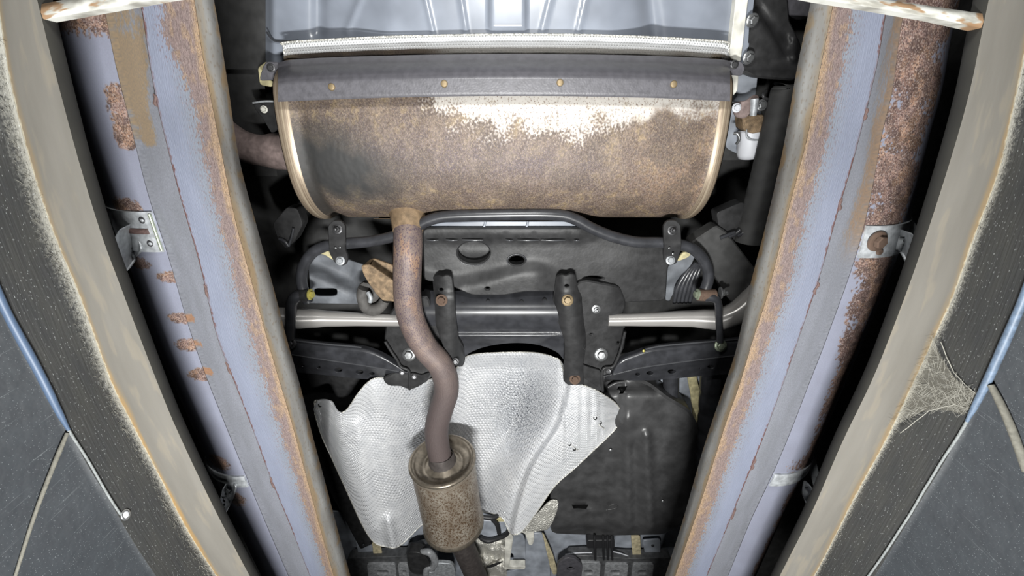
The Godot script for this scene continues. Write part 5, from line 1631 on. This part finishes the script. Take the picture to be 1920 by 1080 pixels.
# ---------------------------------------------------------------- the floor towards the front
func front_floor() -> void:
	var fp := thing("floor_pan", "grey painted floor pan along the bottom, beyond tank and resonator", "body panel", Q(950, 1040, 1.0))
	var mb := MB.new()
	sheet(mb, [610, 960, 1300, 960, 1300, 1230, 600, 1230], func(x, y):
		var h := 1.0
		h += 0.03 * smoothstep(775, 785, x) * smoothstep(1020, 1000, x)
		h -= 0.006 * bump_line(x, y, 788, 980, 790, 1040, 5)
		h -= 0.006 * bump_line(x, y, 722, 1044, 760, 1031, 5) + 0.006 * bump_line(x, y, 760, 1031, 850, 1033, 5)
		return h, {"step": 10, "edge": 16, "thick": 0.004})
	obj("pan", mb, M.body, fp)
	mb = MB.new()
	sheet(mb, [666, 1010, 696, 1014, 700, 1044, 688, 1050, 674, 1046], 0.975, {"step": 10})
	obj("corner_plate", mb, M.body, fp)
	mb = MB.new()
	sheet(mb, [1205, 1014, 1238, 1012, 1238, 1042, 1212, 1046], 0.975, {"step": 10})
	obj("corner_plate", mb, M.body, fp)
	for p in [[681, 1022], [1224, 1023]]:
		placed("plug", rivet_mesh, M.black_satin, fp, Q(p[0], p[1], 0.974), Vector3(0, -1, 0.2), 0.005)
	var tapes := [[[698, 1018, 712, 1020, 717, 1046, 701, 1046], "short beige tape strip beside the notched slotted beam"], [[1184, 1005, 1200, 1006, 1202, 1046, 1187, 1046], "short beige tape strip under the fuel tank"], [[1011, 1000, 1019, 1002, 1036, 1040, 1046, 1075, 1038, 1078, 1024, 1046], "slanting beige tape strip beside the white flanged bracket"]]
	for t in tapes:
		mb = MB.new()
		sheet(mb, t[0], 0.968, {"step": 9, "thick": 0.003, "rad": 2})
		tag(obj("tape_strip", mb, M.tape), t[1], "tape", "beige tape strips on the floor pan")
	# slotted black cross beams
	for s in 2:
		var cb := thing("slotted_beam", ["black notched beam with slotted plates below the foil shield's foot", "black beam with slotted plates below the fuel tank"][s], "cross beam", Q([720, 1160][s], 1060, 0.94), "slotted beams on the floor pan")
		mb = MB.new()
		if s == 0:
			sheet(mb, [655, 1047, 762, 1043, 764, 1034, 776, 1034, 790, 1028, 814, 1030, 818, 1060, 800, 1062, 800, 1200, 640, 1200, 648, 1060], 0.955, {"step": 14, "thick": 0.03})
		else:
			sheet(mb, [1066, 1044, 1100, 1042, 1180, 1048, 1258, 1046, 1258, 1200, 1060, 1200], 0.955, {"step": 14, "thick": 0.03})
		obj("beam", mb, M.beam_grey, cb)
		var quads: Array = [[[688, 1058, 740, 1058, 746, 1110, 694, 1110], [746, 1058, 764, 1058, 770, 1110, 752, 1110]], [[1086, 1054, 1126, 1056, 1122, 1110, 1082, 1110], [1136, 1058, 1178, 1058, 1172, 1110, 1130, 1110], [1188, 1058, 1226, 1058, 1220, 1110, 1180, 1110]]][s]
		for q in quads:
			mb = MB.new()
			var cx: float = (q[0] + q[2]) / 2.0 + 3.0 * (1 if s == 0 else -1)
			sheet(mb, q, 0.948, {"step": 9, "thick": 0.008, "holes": [[cx, 1073, (q[2] - q[0]) * 0.22, 4.0, 0.4]]})
			obj("slotted_plate", mb, M.plate_grey, cb)
	var cn := thing("beam_bracket", "grey curled bracket with a hole at the notched beam's end", "bracket", Q(815, 1060, 0.93))
	mb = MB.new()
	mb.tube([Q(790, 1034, 0.935), Q(806, 1036, 0.93), Q(815, 1050, 0.93), Q(812, 1062, 0.93), Q(800, 1066, 0.93), Q(798, 1090, 0.93)], [0.008, 0.011, 0.012, 0.011], 10, 4)
	obj("curl", mb, M.plate_grey, cn)
	mb = MB.new()
	sheet(mb, [797, 1062, 822, 1056, 848, 1058, 854, 1074, 850, 1110, 800, 1110], 0.93, {"step": 8, "thick": 0.01, "rad": 6, "holes": [[808, 1069, 8, 5]]})
	obj("plate", mb, M.galvanised, cn)
	mb = MB.new()
	sheet(mb, [764, 1040, 776, 1036, 792, 1040, 806, 1060, 796, 1076, 770, 1072], 0.925, {"step": 8, "thick": 0.03, "curved": true})
	obj("boss", mb, M.black, cn)
	# right hand curled end
	cn = thing("beam_bracket", "grey notched bracket with a hole at the slotted beam's end under the tape", "bracket", Q(1070, 1060, 0.93))
	mb = MB.new()
	sheet(mb, [1046, 1058, 1062, 1046, 1078, 1048, 1092, 1060, 1086, 1110, 1044, 1110], 0.935, {"step": 8, "thick": 0.01, "rad": 5, "holes": [[1070, 1067, 8, 4.5]]})
	obj("plate", mb, M.guard, cn)
	# tunnel bracket with its round recess, flanges coloured white as if lit
	var wb := thing("tunnel_bracket", "bright grey U-shaped tunnel bracket with a round black hole, bottom centre", "bracket", Q(968, 1030, 0.92))
	mb = MB.new()
	sheet(mb, [948, 1006, 956, 1000, 962, 1008, 957, 1040, 954, 1062, 985, 1062, 984, 1067, 946, 1068], 0.93, {"step": 7, "thick": 0.02, "rad": 2})
	obj("flange", mb, M.white_rail, wb)
	mb = MB.new()
	sheet(mb, [956, 1008, 966, 1002, 980, 1003, 984, 1012, 986, 1058, 954, 1062], func(x, y): return 0.95 + 0.01 * smoothstep(1024, 1030, y), {"step": 7, "holes": [[959, 1046, 5, 9]]})
	obj("recess", mb, M.body, wb)
	mb = MB.new()
	sheet(mb, [950, 980, 962, 976, 985, 990, 1000, 995, 1001, 1012, 998, 1022, 992, 1022, 985, 1000, 966, 996, 952, 1000], 0.935, {"step": 7})
	obj("upper_flange", mb, M.white_rail, wb)
	mb = MB.new()
	sheet(mb, [986, 1000, 1016, 1000, 1030, 1060, 1034, 1120, 940, 1120, 940, 1076, 986, 1064], 0.965, {"step": 12})
	obj("wall", mb, M.body, wb)
	# dark loop hanger beside the resonator
	var lh := thing("loop_hanger", "black loop hanger with a grey block behind the resonator's front end", "hanger", Q(930, 985, 0.93))
	mb = MB.new()
	mb.tube([Q(898, 968, 0.93), Q(922, 971, 0.93), Q(940, 964, 0.93), Q(952, 966, 0.93), Q(950, 974, 0.93)], [0.005, 0.007, 0.006], 10, 5)
	mb.tube([Q(922, 972, 0.93), Q(932, 984, 0.93), Q(936, 1000, 0.93)], [0.0065], 10, 4)
	mb.tube([Q(900, 1008, 0.93), Q(914, 1014, 0.93), Q(930, 1011, 0.93), Q(950, 1002, 0.93), Q(954, 990, 0.93)], [0.006, 0.008, 0.006], 10, 5)
	obj("loop", mb, M.clip, lh)
	mb = MB.new()
	sheet(mb, [902, 976, 952, 980, 952, 1002, 924, 1012, 900, 1006], 0.945, {"step": 10, "thick": 0.03})
	obj("block", mb, M.body, lh)
	mb = MB.new()
	sheet(mb, [930, 972, 952, 970, 952, 978, 932, 978], 0.94, {"step": 8})
	obj("pad", mb, M.cream, lh)
	# crumpled foil round the front pipe
	var cf := thing("crumpled_foil", "crumpled silver foil beside the dark front pipe", "heat shield", Q(920, 1050, 0.95))
	mb = MB.new()
	patch(mb, 880, 950, 30, [880, 1012, 950, 1004], [880, 1140, 950, 1120], 40, func(x, y): return 0.95 + 0.02 * nz(noise_b, x * 0.45, y * 0.5) + 0.01 * sin(y * 0.16 - x * 0.05), 0.002)
	obj("foil", mb, M.foil_plain, cf)
	mb = MB.new()
	mb.tube([Q(912, 1064, 0.942), Q(925, 1060, 0.94), Q(942, 1053, 0.942)], [0.003, 0.0045, 0.002], 8, 4)
	obj("tear", mb, M.dark_hole, cf, "dark tear")
	# corrugated clip
	var cc := thing("pipe_clip", "black ribbed plastic pipe clip on the floor pan under the fuel tank", "clip", Q(1126, 1030, 0.95))
	mb = MB.new()
	quad_panel(mb, [1101, 1014, 1152, 1013, 1152, 1028, 1101, 1028], 0.948, 0.02)
	obj("body", mb, M.clip, cc)
	for x in [1115, 1131, 1139, 1147]:
		mb = MB.new()
		mb.tube([Q(x, 1004, 0.95), Q(x, 1024, 0.942), Q(x + 1, 1049, 0.95)], [0.0035 if x > 1120 else 0.0045], 10, 3)
		obj("rib", mb, M.clip, cc)
	mb = MB.new()
	mb.tube([Q(1148, 1034, 0.965), Q(1165, 1038, 0.965), Q(1182, 1044, 0.965)], [0.002], 6, 3)
	mb.tube([Q(1060, 1040, 0.965), Q(1080, 1037, 0.965), Q(1110, 1036, 0.965)], [0.002], 6, 3)
	obj("wire", mb, M.white_plastic, cc)
	# dark roof of everything: what lies behind all the gaps
	var dark := thing("underbody", "black underbody glimpsed in the gaps between the parts", "body panel", Vector3(0, 1.2, -0.6))
	mb = MB.new()
	mb.box(Transform3D(Basis(), Vector3(0, 1.22, -0.6)), Vector3(3.0, 0.04, 3.6))
	obj("roof", mb, M.black_dull, dark)

# ---------------------------------------------------------------- dust and cobweb
func dust() -> void:
	for s in 2:
		var side: float = [-1.0, 1.0][s]
		var mb := MB.new()
		var rim: Array = [RIM_A, RIM_B][s]
		for k in [2600, 1300][s]:
			var z := lerpf(0.06, -0.72, rng.randf())
			var a := along(rim, z, SHELF)
			var long := (0.0015 + 0.011 * pow(rng.randf(), 3.0)) * (1.0 if s == 0 else 0.7)
			a += Vector3(side * 0.0005, 0.0015 - rng.randf() * 0.012 * (1 - s * 0.6), 0)
			var dir := Vector3(-side * (0.2 + 0.5 * rng.randf()), -0.9 * rng.randf() - 0.1, (rng.randf() - 0.5) * 1.6).normalized()
			var b := a + dir * long * 0.6
			var c := b + (dir + Vector3(0, -0.5, (rng.randf() - 0.5))).normalized() * long * 0.4
			var w := Vector3(0, 0.00014, 0.00014)
			var w2 := Vector3(side * 0.00016, 0.0001, -0.00012)
			mb.quad(a - w, a + w, b + w, b - w); mb.quad(a - w2, a + w2, b + w2, b - w2)
			mb.tri(b - w, b + w, c); mb.tri(b - w2, b + w2, c)
		tag(obj("dust_fringe", mb, M.dust), ["fuzzy grey dust fringe along the pit rim's orange edge", "thin grey dust fringe along the pit rim above the cobweb"][s], "dust", "", "stuff")
	# cobweb between the rim and the blue reflection line
	var cw := MB.new()
	var strands := []
	for k in 320:
		var u := rng.randf()
		var t := rng.randf()
		var a := Vector2(lerp_line([630, 1760, 700, 1728, 760, 1697, 830, 1664], 640 + u * 165), 640 + u * 165)
		var b := Vector2(lerpf(1838, 1812, u), lerpf(736, 778, u))
		var bow := 26.0 * sin(PI * t) * (0.5 - u) * 1.6
		var p := a.lerp(b, t) + Vector2(-4, bow)
		var d := (b - a).normalized().rotated((rng.randf() - 0.5) * 2.4) * (4.0 + 16.0 * rng.randf())
		strands.append([p - d, p + d, 0.00006 + 0.00008 * rng.randf()])
	for line in [[[1764, 641], [1774, 668], [1788, 698], [1810, 722], [1832, 740]], [[1688, 812], [1716, 790], [1742, 770], [1768, 763], [1790, 758], [1815, 766]]]:
		for k in line.size() - 1:
			strands.append([Vector2(line[k][0], line[k][1]), Vector2(line[k + 1][0], line[k + 1][1]), 0.0004])
	for t in strands:
		var a := web_place(t[0]); var b := web_place(t[1])
		cw.tube([a, a.lerp(b, 0.5) + Vector3(0, -0.0004, 0), b], [t[2], t[2] * 1.3, t[2]], 4, 2, false)
	var web := thing("cobweb", "dusty grey cobweb stretched from the pit rim to the pale blue reflection line", "cobweb", web_place(Vector2(1760, 720)))
	obj("strands", cw, M.dust, web).set_meta("kind", "stuff")
	cw = MB.new()
	var rows := []
	for j in 10:
		var row := PackedVector3Array()
		for k in 10:
			var u := j / 9.0; var t := k / 9.0
			var a := Vector2(lerp_line([630, 1760, 700, 1728, 760, 1697, 830, 1664], 642 + u * 160), 642 + u * 160)
			var b := Vector2(lerpf(1838, 1812, u), lerpf(736, 778, u))
			row.append(web_place(a.lerp(b, t) + Vector2(-4, 26.0 * sin(PI * t) * (0.5 - u) * 1.6)))
		rows.append(row)
	cw.grid(rows, unit(9), unit(9))
	obj("film", cw, M.web, web, "thin dusty film")

func web_place(p: Vector2) -> Vector3:    # the web hangs free between the rim and the blue reflection line
	var rim := lerp_line(RIM_B, p.y)
	var seam := lerp_line(SEAM_B, p.y)
	return Q(p.x, p.y, lerpf(SHELF - 0.002, SHELF * 0.87, clampf((p.x - rim) / (seam - rim), 0, 1)) - 0.006)
